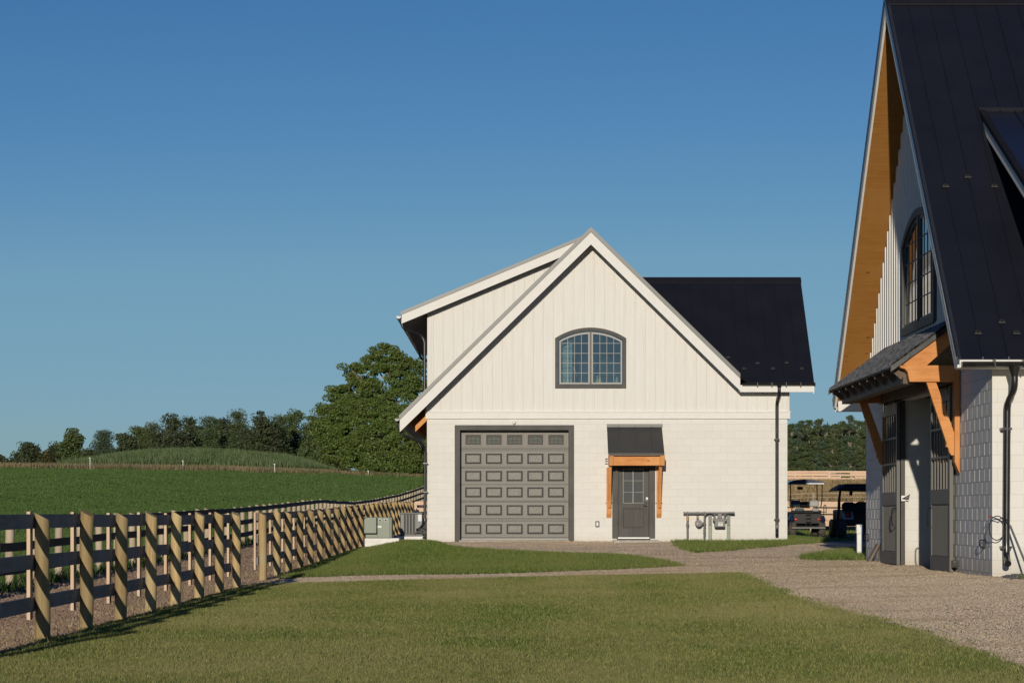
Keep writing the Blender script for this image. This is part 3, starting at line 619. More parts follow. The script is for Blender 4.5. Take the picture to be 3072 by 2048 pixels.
# wing with the black roof
WE, WRY, WRZ, WX = 67.62, 70.86, 6.85, 8.40; WZ = 3.63
wsl = (WRZ-WZ)/(WRY-WE); xm = lambda z: AX+(TOPM-z)/SL
mb = MB(); mb.slab([(xm(WZ), WE, WZ), (WX, WE, WZ), (WX, WRY, WRZ), (xm(WRZ), WRY, WRZ)], (0, 0, -.05))
yb2 = WRY+(WRY-WE); mb.slab([(xm(WRZ), WRY, WRZ), (WX, WRY, WRZ), (WX, yb2, WZ), (xm(WZ), yb2, WZ)], (0, 0, -.05))
x = WX-.42
while x > 3.6:
    zlo = max(WZ, TOPM-SL*(x-AX)); ylo = WE+(zlo-WZ)/wsl
    mb.slab([(x, ylo, zlo), (x+.02, ylo, zlo), (x+.02, WRY, WRZ), (x, WRY, WRZ)], (0, 0, .028)); x -= .405
mb.build('wing_roof', m_roof2, G)
mb = MB(); mb.slab([(xm(WRZ)-.05, WRY-.17, WRZ-.13), (WX+.01, WRY-.17, WRZ-.13), (WX+.01, WRY, WRZ+.04), (xm(WRZ)-.05, WRY, WRZ+.04)], (0, 0, -.02)); mb.slab([(xm(WRZ)-.05, WRY, WRZ+.04), (WX+.01, WRY, WRZ+.04), (WX+.01, WRY+.17, WRZ-.13), (xm(WRZ)-.05, WRY+.17, WRZ-.13)], (0, 0, -.02)); mb.build('ridge_cap', m_flash, G)
for (sx, sy) in ((2183.9, 1073.6), (2231.7, 1106.9), (2271.9, 1090.8), (2318.6, 1106.9), (2359.5, 1089.7), (2404.7, 1106.9)):
    # where the sight line meets the wing slope
    ky = (HY-sy)/FPX; Y = (WE*wsl-WZ)/(wsl-ky); snow_guard(G, ((sx-CX)*Y/FPX, Y, ky*Y))
mb = MB(); gutter(mb, (gx(2219)+.02, WE-.09, 3.63), (WX+.02, WE-.09, 3.63), .07)
for i in range(5): mb.box(6.8+i*.4, 6.82+i*.4, WE-.165, WE-.0, 3.535, 3.645)
mb.build('gutter', m_black, G, smooth=True)
mb = MB(); mb.box(6.34, WX, WE-.02, WE+.02, 3.385, 3.58); mb.build('wing_fascia', m_trimw, G)
mb = MB(); mb.box(6.34, WX-.02, WE+.02, GY-.02, 3.42, 3.45); mb.build('wing_soffit', m_trimw, G)
mb = MB(); mb.slab([(WX-.04, WE, WZ-.06), (WX, WE, WZ-.06), (WX, WRY, WRZ-.06), (WX-.04, WRY, WRZ-.06)], (0, 0, -.22)); mb.slab([(WX-.04, WRY, WRZ-.06), (WX, WRY, WRZ-.06), (WX, yb2, WZ-.06), (WX-.04, yb2, WZ-.06)], (0, 0, -.22)); mb.build('wing_rake_board', m_trimw, G)
mb = MB(); mb.prism([(GY+.2, 2.87), (GY+5.6, 2.87), (GY+5.6, 3.4), (WRY, WRZ-.2), (GY+.2, 4.0)], 'x', XR-.2, XR); mb.build('wing_end_wall', m_siding, G)
pts = [P(2337.7, 1160, 67.6), P(2337.7, 1180, 67.6), P(2331, 1206, 67.9), P(2331, 1580, 67.9), P(2331, 1598, 67.86), P(2331, 1603, 67.78)]
mb = MB(); mb.tube(smoothpath(pts), .048, 14); mb.tube([pts[0]+Vector((0, 0, .09)), pts[0]+Vector((0, 0, -.03))], [.10, .05], 14)
for yy in (1317, 1557): p = P(2331, yy, 67.92); mb.box(p.x-.068, p.x+.068, 67.85, GY, p.z-.014, p.z+.014)
mb.build('downspout', m_black, G, smooth=True)
# door casing and sectional door
mb = MB(); x0, x1, zt_, xi0, xi1, zi = gx(1364), gx(1722), gz(1274.5), gx(1380), gx(1706), gz(1289.6); yf = GY-.03
mb.box(x0, xi0, yf, GY+.27, -.95, zi); mb.build('garage_door_trim', m_grey, G); MB().box(xi1, x1, yf, GY+.27, -.95, zi).build('garage_door_trim', m_grey, G)
MB().box(x0, x1, yf-.002, GY+.27, zi, zt_).build('garage_door_trim', m_greyx, G)
DYp = GY+.30
GD = MB(); gdx0, gdx1, gdz0, gdz1 = xi0-.01, xi1+.01, gz(1617), gz(1289)
cy_ = lambda v: 1260+v/4.127; cx_ = lambda v: 1340+v/4.127
GD.box(gdx0, gdx1, DYp, DYp+.05, gdz0, gdz1)
rows = [(163, 312), (400, 547), (615, 762), (818, 963), (1040, 1185), (1275, 1418)]; colsx = [(217, 437), (474, 694), (732, 952), (990, 1210), (1247, 1467)]
k = FPX/DYp; dxp = lambda v: (cx_(v)-CX)/gs; dzp = lambda v: (HY-cy_(v))/gs
groove = MB()
for ri, (a, b) in enumerate(rows):
    for c, d in colsx:
        X0, X1, Z0, Z1 = dxp(c), dxp(d), dzp(b), dzp(a)
        rect = lambda e: [(X0+e, Z0+e), (X1-e, Z0+e), (X1-e, Z1-e), (X0+e, Z1-e)]
        if ri == 0:
            GD.ring(rect(0), rect(.03), 'y', DYp-.022, DYp)
        else:
            GD.ring(rect(0), rect(.022), 'y', DYp-.014, DYp)
            groove.ring(rect(.022), rect(.058), 'y', DYp-.003, DYp)
            e = .052; r0, r1 = rect(e), rect(e+.02)
            GD.add([(p[0], DYp, p[1]) for p in r0]+[(p[0], DYp-.028, p[1]) for p in r1], [(0, 1, 5, 4), (1, 2, 6, 5), (2, 3, 7, 6), (3, 0, 4, 7), (4, 5, 6, 7)])
for v in (572, 590, 793, 995, 1010, 1450): groove.box(gdx0, gdx1, DYp-.003, DYp, dzp(v)-.006, dzp(v)+.006)
for v in (337, 354, 372, 1212, 1229, 1246): groove.box(gdx0, gdx1, DYp-.003, DYp, dzp(v)-.005, dzp(v)+.005)
gdo = GD.build('garage_door', m_gdoor, G); groove.build('panel_groove', m_groove, gdo)
for c, d in colsx:
    X0, X1, Z0, Z1 = dxp(c)+.035, dxp(d)-.035, dzp(312)+.035, dzp(163)-.035
    wf = MB(); o = [(X0, Z0), (X1, Z0), (X1, Z1), (X0, Z1)]
    i_ = arch(X0+.04, X1-.04, Z0+.04, Z1-.095, Z1-.045, 10); oo = [(X0, Z0), (X1, Z0)]+[(X1-(X1-X0)*j/10, Z1) for j in range(11)]
    wf.ring(oo, i_, 'y', DYp-.02, DYp); w3 = (X1-X0-.07)/3
    for j in (1, 2): wf.box(X0+.035+w3*j-.012, X0+.035+w3*j+.012, DYp-.016, DYp, Z0+.03, Z1-.035)
    wf.box(X0+.035, X1-.035, DYp-.018, DYp, Z0+.10, Z0+.122); wo = wf.build('door_window', M('brown_window_frame', (.075, .062, .052), None, 6) if c == 217 else bpy.data.materials['brown_window_frame'], gdo)
    MB().box(X0+.03, X1-.03, DYp-.006, DYp-.001, Z0+.03, Z1-.03).build('pane', m_pane, wo)
MB().box(gdx0+.01, gdx1-.01, DYp-.03, DYp, gz(1618.5), gz(1615.5)).build('bottom_seal', m_sash, gdo)
MB().box(gx(1378), gx(1708), GY-.1, GY+.3, -1.0, -.728).build('door_sill', m_conc, G)
# arched window over the belt
W = MB(); s8 = 8.2545; wx = lambda v: gx(1660+v/s8); wz = lambda v: gz(980+v/s8)
oA = arch(wx(42), wx(1800), wz(1520), wz(285), wz(22)); iA = arch(wx(125), wx(1718), wz(1428), wz(335), wz(105))
W.ring(oA, iA, 'y', GY-.075, GY+.02); wo = W.build('window', m_greyx, G)
mb = MB(); mb.prism([(x, z-.0) for x, z in iA], 'y', GY-.028, GY-.024); 
S = MB()
for a, b, side in ((150, 898, 0), (945, 1700, 1)):
    x0, x1 = wx(a), wx(b); full = (wx(125), wx(1718), wz(335), wz(105)); n = 10
    otop = [(x1-(x1-x0)*i/n) for i in range(n+1)]; o = [(x0, wz(1420)), (x1, wz(1420))]+[(x, arch_z(x, *full)-.035) for x in otop]
    e = .052; xi0_, xi1_ = x0+e*.75, x1-e*.75; it = [(xi1_-(xi1_-xi0_)*i/n) for i in range(n+1)]
    i_ = [(xi0_, wz(1382)), (xi1_, wz(1382))]+[(x, arch_z(x, *full)-.085) for x in it]
    S.ring(o, i_, 'y', GY-.05, GY-.01)
    for j in range(1, 4):
        xx = xi0_+(xi1_-xi0_)*j/4; S.box(xx-.006, xx+.006, GY-.036, GY-.018, wz(1382), arch_z(xx, *full)-.08)
    for v in (410, 658, 900, 1145): S.box(xi0_, xi1_, GY-.0355, GY-.0175, wz(v)-.006, wz(v)+.006)
S.build('sash', m_sash, wo)
MB().box(wx(900), wx(942), GY-.06, GY-.01, wz(1428), wz(110)).build('mullion', m_mullion, wo)
pn = MB(); pn.prism(iA, 'y', GY-.0265, GY-.0235); pn.build('pane', m_glassw, wo)
# cut the siding behind the window: a dark room seen through the panes is set in front of a recess
RM = MB()                                        # room lining
x0, x1, z0, z1 = wx(100), wx(1740), wz(1440), wz(95)
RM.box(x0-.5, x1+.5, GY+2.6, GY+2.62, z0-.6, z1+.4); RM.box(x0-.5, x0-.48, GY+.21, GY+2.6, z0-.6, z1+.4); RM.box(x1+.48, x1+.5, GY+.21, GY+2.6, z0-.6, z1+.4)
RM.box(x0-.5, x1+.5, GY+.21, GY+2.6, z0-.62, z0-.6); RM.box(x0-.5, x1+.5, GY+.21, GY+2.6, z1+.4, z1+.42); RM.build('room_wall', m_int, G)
# personnel door
PDY = GY+.12; c7x = lambda v: gx(1700+v/4.48); c7z = lambda v: gz(1300+v/4.48)
T = MB(); T.box(c7x(612), c7x(690), GY-.025, GY+.16, c7z(1408), c7z(395)); T.box(c7x(1110), c7x(1188), GY-.025, GY+.16, c7z(1408), c7z(395)); T.box(c7x(690), c7x(1110), GY-.024, GY+.16, c7z(410), c7z(395)+.06)
T.build('door_trim', m_grey, G)
D = MB(); x0, x1, z0, z1 = c7x(690), c7x(1110), c7z(1390), c7z(410); gx0, gx1, gz0_, gz1_ = c7x(765), c7x(1030), c7z(930), c7z(482)
D.box(x0, gx0, PDY, PDY+.045, z0, z1); D.box(gx1, x1, PDY, PDY+.045, z0, z1); D.box(gx0, gx1, PDY, PDY+.045, gz1_, z1); D.box(gx0, gx1, PDY, PDY+.045, z0, c7z(1260)); D.box(gx0, gx1, PDY, PDY+.045, c7z(1008), gz0_); D.box(gx0, gx1, PDY+.014, PDY+.04, c7z(1260), c7z(1008))
do = D.build('entry_door', m_grey, G)
mb = MB(); mb.box(c7x(888), c7x(902), PDY-.004, PDY+.03, gz0_, gz1_)
for v in (632, 787): mb.box(gx0, gx1, PDY-.003, PDY+.029, c7z(v)-.007, c7z(v)+.007)
mb.ring([(gx0-.012, gz0_-.012), (gx1+.012, gz0_-.012), (gx1+.012, gz1_+.012), (gx0-.012, gz1_+.012)], [(gx0+.004, gz0_+.004), (gx1-.004, gz0_+.004), (gx1-.004, gz1_-.004), (gx0+.004, gz1_-.004)], 'y', PDY-.008, PDY+.03)
mb.build('muntin', M('grey_muntin', (.30, .29, .26), None, 5), do)
MB().box(gx0, gx1, PDY+.02, PDY+.026, gz0_, gz1_).build('pane', m_frost, do)
mb = MB(); mb.ring([(x0-.0, z0), (x1, z0), (x1, z1), (x0, z1)], [(x0+.012, z0+.012), (x1-.012, z0+.012), (x1-.012, z1-.012), (x0+.012, z1-.012)], 'y', PDY-.004, PDY+.001); mb.ring([(gx0-.01, c7z(1260)-.01), (gx1+.01, c7z(1260)-.01), (gx1+.01, c7z(1008)+.01), (gx0-.01, c7z(1008)+.01)], [(gx0+.006, c7z(1260)+.006), (gx1-.006, c7z(1260)+.006), (gx1-.006, c7z(1008)-.006), (gx0+.006, c7z(1008)-.006)], 'y', PDY-.003, PDY+.013); mb.build('door_gap_shade', m_groove, do)  # dark rings paint shade into the door gap and panel recess
mb = MB(); mb.box(c7x(1062), c7x(1100), PDY-.03, PDY, c7z(912), c7z(850)); mb.build('keypad_lock', m_black, do); MB().box(c7x(1068), c7x(1094), PDY-.036, PDY-.030, c7z(885), c7z(856)).build('keypad', m_whitem, do)
mb = MB(); mb.cyl((c7x(1085), PDY, c7z(968)), (c7x(1085), PDY-.05, c7z(968)), .022); mb.tube([(c7x(1085), PDY-.05, c7z(968)), (c7x(1035), PDY-.055, c7z(970))], .01); mb.build('handle', m_black, do, smooth=True)
MB().box(c7x(686), c7x(1114), GY-.02, GY+.16, c7z(1412), c7z(1391)).build('threshold', m_whitem, G)
# concrete step in front of the door
st = MB().box(c7x(618), c7x(1222), GY-.62, GY-.04, -.98, c7z(1426)).build('concrete_step', m_conc, bevel=.012); tag(st, 'low grey concrete step under the grey entry door', 'step')
# awning over the door: cedar frame and black roof
A = thing('door_awning', 'small charcoal metal awning on cedar brackets over the entry door', 'awning', (gx(1903), GY, gz(1396)))
az0, az1, ap = gz(1281), 1.648, .86; L0, L1 = gx(1820.6), gx(1985)
mb = MB(); mb.slab([(L0, GY-ap, az1), (L1, GY-ap, az1), (L1, GY-.02, az0), (L0, GY-.02, az0)], (0, 0, .03))
for v in (1130, 912, 697): X = c7x(v); mb.slab([(X, GY-ap, az1+.03), (X+.018, GY-ap, az1+.03), (X+.018, GY-.02, az0+.03), (X, GY-.02, az0+.03)], (0, 0, .025))
mb.build('metal_roof', m_awn, A)
MB().box(L0-.005, L1+.02, GY-.05, GY-.003, gz(1281), gz(1271.3)).build('head_flashing', m_edge, A)
mb = MB(); mb.box(L0+.02, L1-.02, GY-ap+.04, GY-ap+.20, az1-.03, az1+.05); mb.build('eave_board', m_soffitd, A)
bz0, bz1 = gz(1396)*.993, gz(1369)*.99
mb = MB(); mb.box(c7x(618), c7x(1230), GY-.72, GY-.58, bz0, bz1+.0); mb.build('beam', m_cedarx, A, bevel=.004)
for a, b, pa, pb in ((555, 620, 535, 600), (1228, 1297, 1207, 1272)):
    xa0, xa1 = c7x(a), c7x(b); xp0, xp1 = c7x(pa), c7x(pb)
    MB().box(xa0+.006, xa1-.006, GY-.78, GY-.015, bz0-.004, bz1+.045).build('arm', m_cedary, A, bevel=.004)
    mb = MB(); mb.prism([(GY-.075, gz(1402)), (GY-.0, gz(1402)), (GY-.0, gz(1553)), (GY-.075, gz(1540))][::-1], 'x', xp0, xp1); mb.build('wall_plate', m_cedarz, A, bevel=.004)
    xc = (xp0+xp1)/2+.01; mb = MB(); mb.hexa([(xc-.042, GY-.60, bz0), (xc+.042, GY-.60, bz0), (xc+.042, GY-.46, bz0), (xc-.042, GY-.46, bz0)], [(xc-.042, GY-.17, gz(1522)), (xc+.042, GY-.17, gz(1522)), (xc+.042, GY-.075, gz(1508)), (xc-.042, GY-.075, gz(1508))]); mb.build('brace', m_cedarz, A, bevel=.004)
    MB().cyl((xp0-.03, GY-.04, gz(1508)), (xp1+.03, GY-.04, gz(1508)), .008, 8).build('bolt', m_black, A)
    if a == 555:
        for v in (340, 372, 405): MB().cyl((xp0-.035, GY-.04, c7z(v)), (xp0+.03, GY-.04, c7z(v)), .012, 8).build('bolt', m_black, A)
# small wall fittings
lt = MB(); p = (gx(1542), GY-.05, gz(1267)); lt.cyl((p[0], GY, p[2]), (p[0], GY-.03, p[2]), .06); lt.ball((p[0], GY-.05, p[2]), .055, 12, 8); tag(lt.build('wall_light', m_whitem, smooth=True), 'small round white light above the garage door', 'light')
ob = MB().box(gx(1786), gx(1798), GY-.05, GY, gz(1580), gz(1562)).build('outlet_box', m_steel, bevel=.015); tag(ob, 'grey weatherproof outlet box on the wall left of the entry door', 'outlet box'); MB().box(gx(1789.5), gx(1794.5), GY-.058, GY-.05, gz(1576), gz(1566)).build('cover', m_whitem, ob)

# things on the sill inside the arched window
sz = wz(1380); iy = GY+.45
tb = thing('table', 'pale table just inside the arched window', 'table', (wx(600), iy, sz-.6)); MB().box(wx(190), wx(860), iy-.05, iy+.45, sz-.02, sz+.01).build('tabletop', m_whitem, tb)
for lx in (200, 840): MB().box(wx(lx), wx(lx)+.05, iy, iy+.05, sz-.6, sz-.02).build('leg', m_whitem, tb)
o = MB(); o.tube([(wx(330), iy+.2, sz+.01), (wx(350), iy+.2, sz+.22), (wx(380), iy+.2, sz+.40), (wx(450), iy+.2, sz+.46), (wx(520), iy+.15, sz+.43), (wx(560), iy+.12, sz+.33), (wx(600), iy+.1, sz+.2)], [.07, .075, .075, .06, .045, .02, .015], 10)
tag(o.build('ornament', M('tan_cloth', (.55, .40, .29), None, 6), smooth=True), 'tan curved ornament behind the left half of the arched window', 'ornament')
o = MB(); o.box(wx(1065), wx(1210), iy, iy+.14, sz, sz+.10); o.box(wx(1085), wx(1125), iy+.02, iy+.1, sz+.10, sz+.22); o.box(wx(1150), wx(1190), iy+.02, iy+.1, sz+.10, sz+.18)
tag(o.build('figurine', M('gold_paint', (.75, .60, .16), None, 8, .3)), 'small yellow figurine on a stand behind the right half of the arched window', 'figurine')
o = MB(); o.tube([(wx(1590), iy, sz), (wx(1590), iy, sz+.1), (wx(1600), iy, sz+.2)], [.06, .045, .02], 10); tag(o.build('vase', m_whitem, smooth=True), 'pale vase in the right corner of the arched window', 'vase')
MB().box(wx(980), wx(1660), iy-.05, iy+.35, sz-.03, sz-.0).build('shelf', m_int, G)

# ================================================================== gas meters on the garage wall
c6 = lambda a, b, y: Vector((gx(2040+a/9.8), y, gz(1500+b/9.8)))
GM = thing('gas_meter_set', 'grey gas pipes, regulator and meter on two slotted struts by the garage wall', 'gas meter', (gx(2125), GY-.3, -.78))
y1, y2 = GY-.14, GY-.30
mb = MB(); mb.tube([c6(100, 385, y1), c6(1560, 385, y1)], .038, 12)
for v in (110, 210, 505, 700): mb.cyl(c6(v-18, 385, y1), c6(v+18, 385, y1), .048, 12)
mb.build('header_pipe', m_pipe, GM, smooth=True)
mb = MB(); mb.tube(smoothpath([c6(210, 400, y1), c6(213, 1180, y1)]), .030, 10); mb.cyl(c6(212, 690, y1), c6(212, 780, y1), .042, 10); mb.build('riser_pipe', m_pipe, GM, smooth=True)
mb = MB(); mb.cyl(c6(210, 455, y1), c6(212, 600, y1), .036, 10); mb.cyl(c6(505, 460, y1), c6(505, 545, y1), .033, 10); mb.build('brass_valve', m_copper, GM, smooth=True)
mb = MB(); mb.tube(smoothpath([c6(990, 530, y2), c6(985, 372, y2), c6(697, 372, y2), c6(695, 800, y2), c6(688, 1180, y2)]), .027, 10)
for v in (660, 760, 890, 970): mb.cyl(c6(692, v-16, y2), c6(692, v+16, y2), .040, 8)
mb.tube(smoothpath([c6(1285, 530, y2), c6(1290, 372, y2), c6(1580, 372, y2)]), .03, 10); mb.build('meter_pipe', m_pipe, GM, smooth=True)
mb = MB(); c = c6(525, 670, y2-.0); mb.cyl(c+Vector((0, .10, 0)), c+Vector((0, -.06, 0)), .098, 20); mb.cyl(c+Vector((0, -.06, 0)), c+Vector((0, -.09, 0)), .078, 20); mb.tube([c, c6(690, 670, y2)], .028, 8); mb.tube([c6(505, 520, y1), c], .026, 8); mb.build('regulator', m_meter, GM, smooth=True)
mb = MB(); mb.box(c.x-.065, c.x-.02, y2-.094, y2-.090, c.z-.035, c.z+.015); mb.build('sticker', M('pink_sticker', (.6, .35, .30), None, 5), GM)
for a in (870, 1410):
    p0 = c6(a-48, 0, 0).x; p1 = c6(a+48, 0, 0).x
    mb = MB(); mb.box(p0, p1, y1+.0, y1+.008, -1.0, gz(1545)); mb.box(p0, p0+.012, y1-.045, y1, -1.0, gz(1545)); mb.box(p1-.012, p1, y1-.045, y1, -1.0, gz(1545))
    for j in range(17): mb.box((p0+p1)/2-.008, (p0+p1)/2+.008, y1-.004, y1-.001, -.72+j*.03, -.705+j*.03)
    mb.build('strut', m_galv, GM)
    mb = MB(); mb.box(p0+.014, p1-.014, y1-.05, y1-.04, gz(1574), gz(1547)); mb.build('strut_cap', m_meter, GM)
mb = MB(); a, b = c6(990, 780, 0), c6(1285, 535, 0); mb.box(a.x, b.x, y2-.13, y2+.10, a.z, b.z); a2, b2 = c6(940, 610, 0), c6(1340, 530, 0); mb.box(a2.x, b2.x, y2-.08, y2+.08, a2.z, b2.z); a3, b3 = c6(1075, 530, 0), c6(1195, 388, 0); mb.box(a3.x, b3.x, y2-.10, y2+.02, a3.z, b3.z)
mb.build('meter_body', m_meter, GM, bevel=.008)
a, b = c6(1088, 745, 0), c6(1215, 640, 0); d_ = MB().box(a.x, b.x, y2-.137, y2-.131, a.z, b.z).build('meter_dial', m_label, GM)
a, b = c6(1105, 672, 0), c6(1205, 656, 0); mb = MB().box(a.x, b.x, y2-.140, y2-.1375, a.z, b.z); a, b = c6(1125, 722, 0), c6(1160, 700, 0); mb.box(a.x, b.x, y2-.140, y2-.1375, a.z, b.z); mb.build('counter', m_black, d_)

# ================================================================== cabinet, condenser and pads left of the garage
c4 = lambda a, b, y: P(1080+a/9.8, 1520+b/9.8, y)
YA = 66.6
pad = thing('equipment_pad', 'bright white concrete pad under the green cabinet', 'pad', c4(640, 1040, YA)); a, b = c4(140, 1045, YA), c4(1150, 915, YA)
MB().box(a.x, b.x, YA, YA+1.0, a.z-.12, b.z).build('slab', m_white, pad, bevel=.02)
CB = thing('utility_cabinet', 'sage green steel cabinet with two round vents on a white pad', 'cabinet', c4(510, 915, YA))
yc = YA+.08; a, b = c4(160, 905, yc), c4(880, 300, yc); MB().box(a.x, b.x+.05, yc+.02, yc+.75, a.z, b.z).build('body', m_gen, CB, bevel=.01)
a, b = c4(125, 775, yc), c4(497, 297, yc); e = .06; mb = MB(); mb.prism([(a.x, a.z), (b.x, a.z), (b.x, b.z), (a.x+e, b.z), (a.x, b.z-e)], 'y', yc-.16, yc+.02); mb.build('hood', m_gen, CB, bevel=.015)
a, b = c4(512, 905, yc), c4(882, 300, yc); mb = MB(); mb.box(a.x, b.x, yc-.03, yc+.02, a.z, b.z); pan = mb.build('front_panel', m_gen, CB, bevel=.008)
for v in (590, 757):
    c = c4(v, 395, yc-.03); mb = MB(); n = 18; mb.ring([(c.x+.043*math.cos(i*2*math.pi/n), c.z+.043*math.sin(i*2*math.pi/n)) for i in range(n)], [(c.x+.033*math.cos(i*2*math.pi/n), c.z+.033*math.sin(i*2*math.pi/n)) for i in range(n)], 'y', yc-.045, yc-.03)
    vo = mb.build('vent', m_whitem, pan, smooth=True); mb = MB(); mb.cyl((c.x, yc-.033, c.z), (c.x, yc-.036, c.z), .034, 16); mb.build('vent_opening', m_fin, pan)
a, b = c4(527, 607, 0.1+yc), c4(637, 548, yc+.1); MB().box(a.x, b.x, yc-.036, yc-.031, a.z, b.z).build('label', m_label, pan)
YC = 68.9
cp = thing('condenser_pad', 'rough white pad under the dark condenser', 'pad', c4(1490, 950, YC)); a, b = c4(1080, 935, YC), c4(1905, 858, YC); MB().box(a.x, b.x, YC, YC+.85, a.z-.16, b.z).build('slab', m_white, cp, bevel=.02)
AC = thing('air_conditioner', 'dark grey air conditioning condenser with louvred grille beside the garage corner', 'air conditioner', c4(1500, 850, YC))
a, b = c4(1155, 850, YC), c4(1845, 160, YC); y0 = YC+.08
mb = MB(); mb.box(a.x+.02, b.x-.01, y0+.03, y0+.70, a.z, b.z-.03); mb.build('body', m_steel, AC, bevel=.02)
mb = MB(); mb.box(a.x, b.x, y0, y0+.72, b.z-.04, b.z); mb.box(a.x, b.x, y0, y0+.72, a.z+.0, a.z+.05); mb.build('top_cap', m_steel, AC, bevel=.012)
g0, g1 = c4(1275, 790, YC), c4(1625, 215, YC); MB().box(g0.x, g1.x, y0+.02, y0+.03, g0.z, g1.z).build('grille', m_fin, AC)
mb = MB()
for v in (1275, 1357, 1445, 1538, 1625): p = c4(v, 0, YC); mb.box(p.x-.012, p.x+.012, y0+.0, y0+.02, g0.z, g1.z)
mb.build('louvre', m_meter, AC)
p, q = c4(1705, 420, YC), c4(1812, 222, YC); MB().box(p.x, q.x, y0-.0, y0+.028, p.z, q.z).build('label', m_label, AC)
mb = MB(); mb.tube([c4(1650, 745, YC), c4(1800, 720, YC-.05), c4(1930, 800, YC), c4(1925, 840, YC)], .016, 8); mb.tube([c4(1700, 640, YC), c4(1850, 680, YC), c4(1930, 740, YC)], .02, 8); mb.tube([c4(1665, 690, YC), c4(1790, 760, YC-.04), c4(1925, 770, YC)], .012, 8); mb.build('refrigerant_line', m_pipe, AC, smooth=True)
mb = MB(); mb.box(c4(1660, 0, YC).x, c4(1770, 0, YC).x, y0+.0, y0+.035, c4(0, 800, YC).z, c4(0, 625, YC).z); mb.build('valve_recess', m_fin, AC)
mb = MB(); mb.tube([c4(1630, 740, YC), c4(1625, 800, YC)], .012, 6); rf = mb.build('red_tag', m_red, AC)

# ================================================================== BARN on the right
BX, BN, BF = 7.42, 37.6, 51.0; EX = 6.83; EN, EZ = 37.15, 2.36; BR = 44.33; bsl = .982; EF = BR*2-EN
bzt = lambda y: EZ+bsl*(min(y, 2*BR-y)-EN); RZ = bzt(BR)
B = thing('barn_building', 'tall steep roofed barn with black metal roof and timber canopy, cut by the right edge', 'building', (BX, BN, -.98)); XB = 22
DO0, DO1, DH = 42.5, 46.2, 2.15
mb = MB(); mb.box(BX, BX+.2, BN+.2, DO0, -1.3, 2.95); mb.box(BX, BX+.2, DO1+.26, BF, -1.3, 2.95); mb.box(BX, BX+.2, DO1-.003, DO1+.26, 2.2, 2.95); mb.box(BX, BX+.2, DO0, DO1, DH, 2.95)
for r_ in range(-9, 10):                         # proud upright mortar joints that catch the grazing sun
    z0_ = .7077+.2032*r_; y = BN+.4064*(.5 if r_ % 2 else 1)
    while y < BF-.1:
        if not (DO0-.1 < y < DO1+.1 and z0_ < DH):
            jj = random.uniform(.0008, .0034); mb.box(BX-jj, BX+.001, y-.005, y+.005, z0_+.008, z0_+.195)
        y += .4064
mb.build('gable_block_wall', m_blockY, B)
mb = MB(); mb.box(BX, XB, BN, BN+.2, -1.3, 2.26); mb.build('side_block_wall', m_blockB, B)
mb = MB(); mb.box(BX+.2, XB, BF-.2, BF, -1.3, 2.25); mb.box(XB-.2, XB, BN+.2, BF-.2, -1.3, 2.25); mb.build('rear_wall', m_blockB, B)
gt = lambda y: bzt(y)-.20
bhole = (42.60, 46.05, 3.40, lambda y: arch_z(y, 42.55, 46.1, 5.03, 5.52))
mb = MB(); wall_hole(mb, [BN, BF, BR], 2.5, gt, *bhole, 'x', BX+.01, BX+.16)
siding(mb, 'x', BX+.01, -1, BN+.1, BF, 2.95, gt, bw=.10, bd=.034, hole=bhole)
sid = mb.build('batten_siding', m_siding, B)
MB().box(BX-.03, BX, BN+.7, BF-.7, 2.72, 2.95).build('belt_trim', m_trimw, B)
# roof
mb = MB()
for ya, yb in ((EN, BR), (EF, BR)): mb.slab([(EX, ya, bzt(ya)), (XB, ya, bzt(ya)), (XB, yb, bzt(yb)), (EX, yb, bzt(yb))], (0, 0, -.06))
s0 = (2718-CX)/164.6; x = s0-.4*1
while x < XB:
    for ya, yb in ((EN, BR), (EF, BR)): mb.slab([(x, ya, bzt(ya)), (x+.022, ya, bzt(ya)), (x+.022, yb, bzt(yb)), (x, yb, bzt(yb))], (0, 0, .038))
    x += .3975
mb.build('roof', m_roof, B)
mb = MB(); mb.slab([(EX-.01, BR-.22, bzt(BR-.22)+.05), (XB, BR-.22, bzt(BR-.22)+.05), (XB, BR, RZ+.06), (EX-.01, BR, RZ+.06)], (0, 0, -.03)); mb.slab([(EX-.01, BR, RZ+.06), (XB, BR, RZ+.06), (XB, BR+.22, bzt(BR-.22)+.05), (EX-.01, BR+.22, bzt(BR-.22)+.05)], (0, 0, -.03)); mb.build('ridge_cap', m_flash, B)
for ya, sg in ((EN, 1), (EF, -1)):               # rake boards with a level cut at the eave
    cutz = EZ-.13; dd = (.33-.13)/bsl
    mb = MB(); mb.prism([(ya, bzt(ya)-.07), (BR, RZ-.07), (BR, RZ-.33), (ya+sg*dd, cutz), (ya, cutz)], 'x', EX-.03, EX+.01); mb.build('rake_board', m_trimw, B)
mb = MB()
for ya, yb in ((EN, BR), (EF, BR)): mb.slab([(EX-.045, ya, bzt(ya)+.01), (EX+.03, ya, bzt(ya)+.01), (EX+.03, yb, bzt(yb)+.01), (EX-.045, yb, bzt(yb)+.01)], (0, 0, -.09))
mb.build('roof_edge_trim', M('black_edge_metal', (.03, .033, .04), None, 3, .18, spec=.8), B)
mb = MB()
for ya, yb in ((EN+.22, BR), (EF-.22, BR)): mb.slab([(EX+.01, ya, bzt(ya)-.25), (BX+.02, ya, bzt(ya)-.25), (BX+.02, yb, bzt(yb)-.25), (EX+.01, yb, bzt(yb)-.25)], (0, 0, -.025))
mb.build('rake_soffit', m_soffit, B)
mb = MB(); mb.box(EX, XB, EN-.02, EN+.02, EZ-.125, EZ-.01); mb.build('eave_fascia', m_trimw, B); MB().box(EX, XB, EF-.02, EF+.02, EZ-.2, EZ-.04).build('eave_fascia', m_trimw, B)
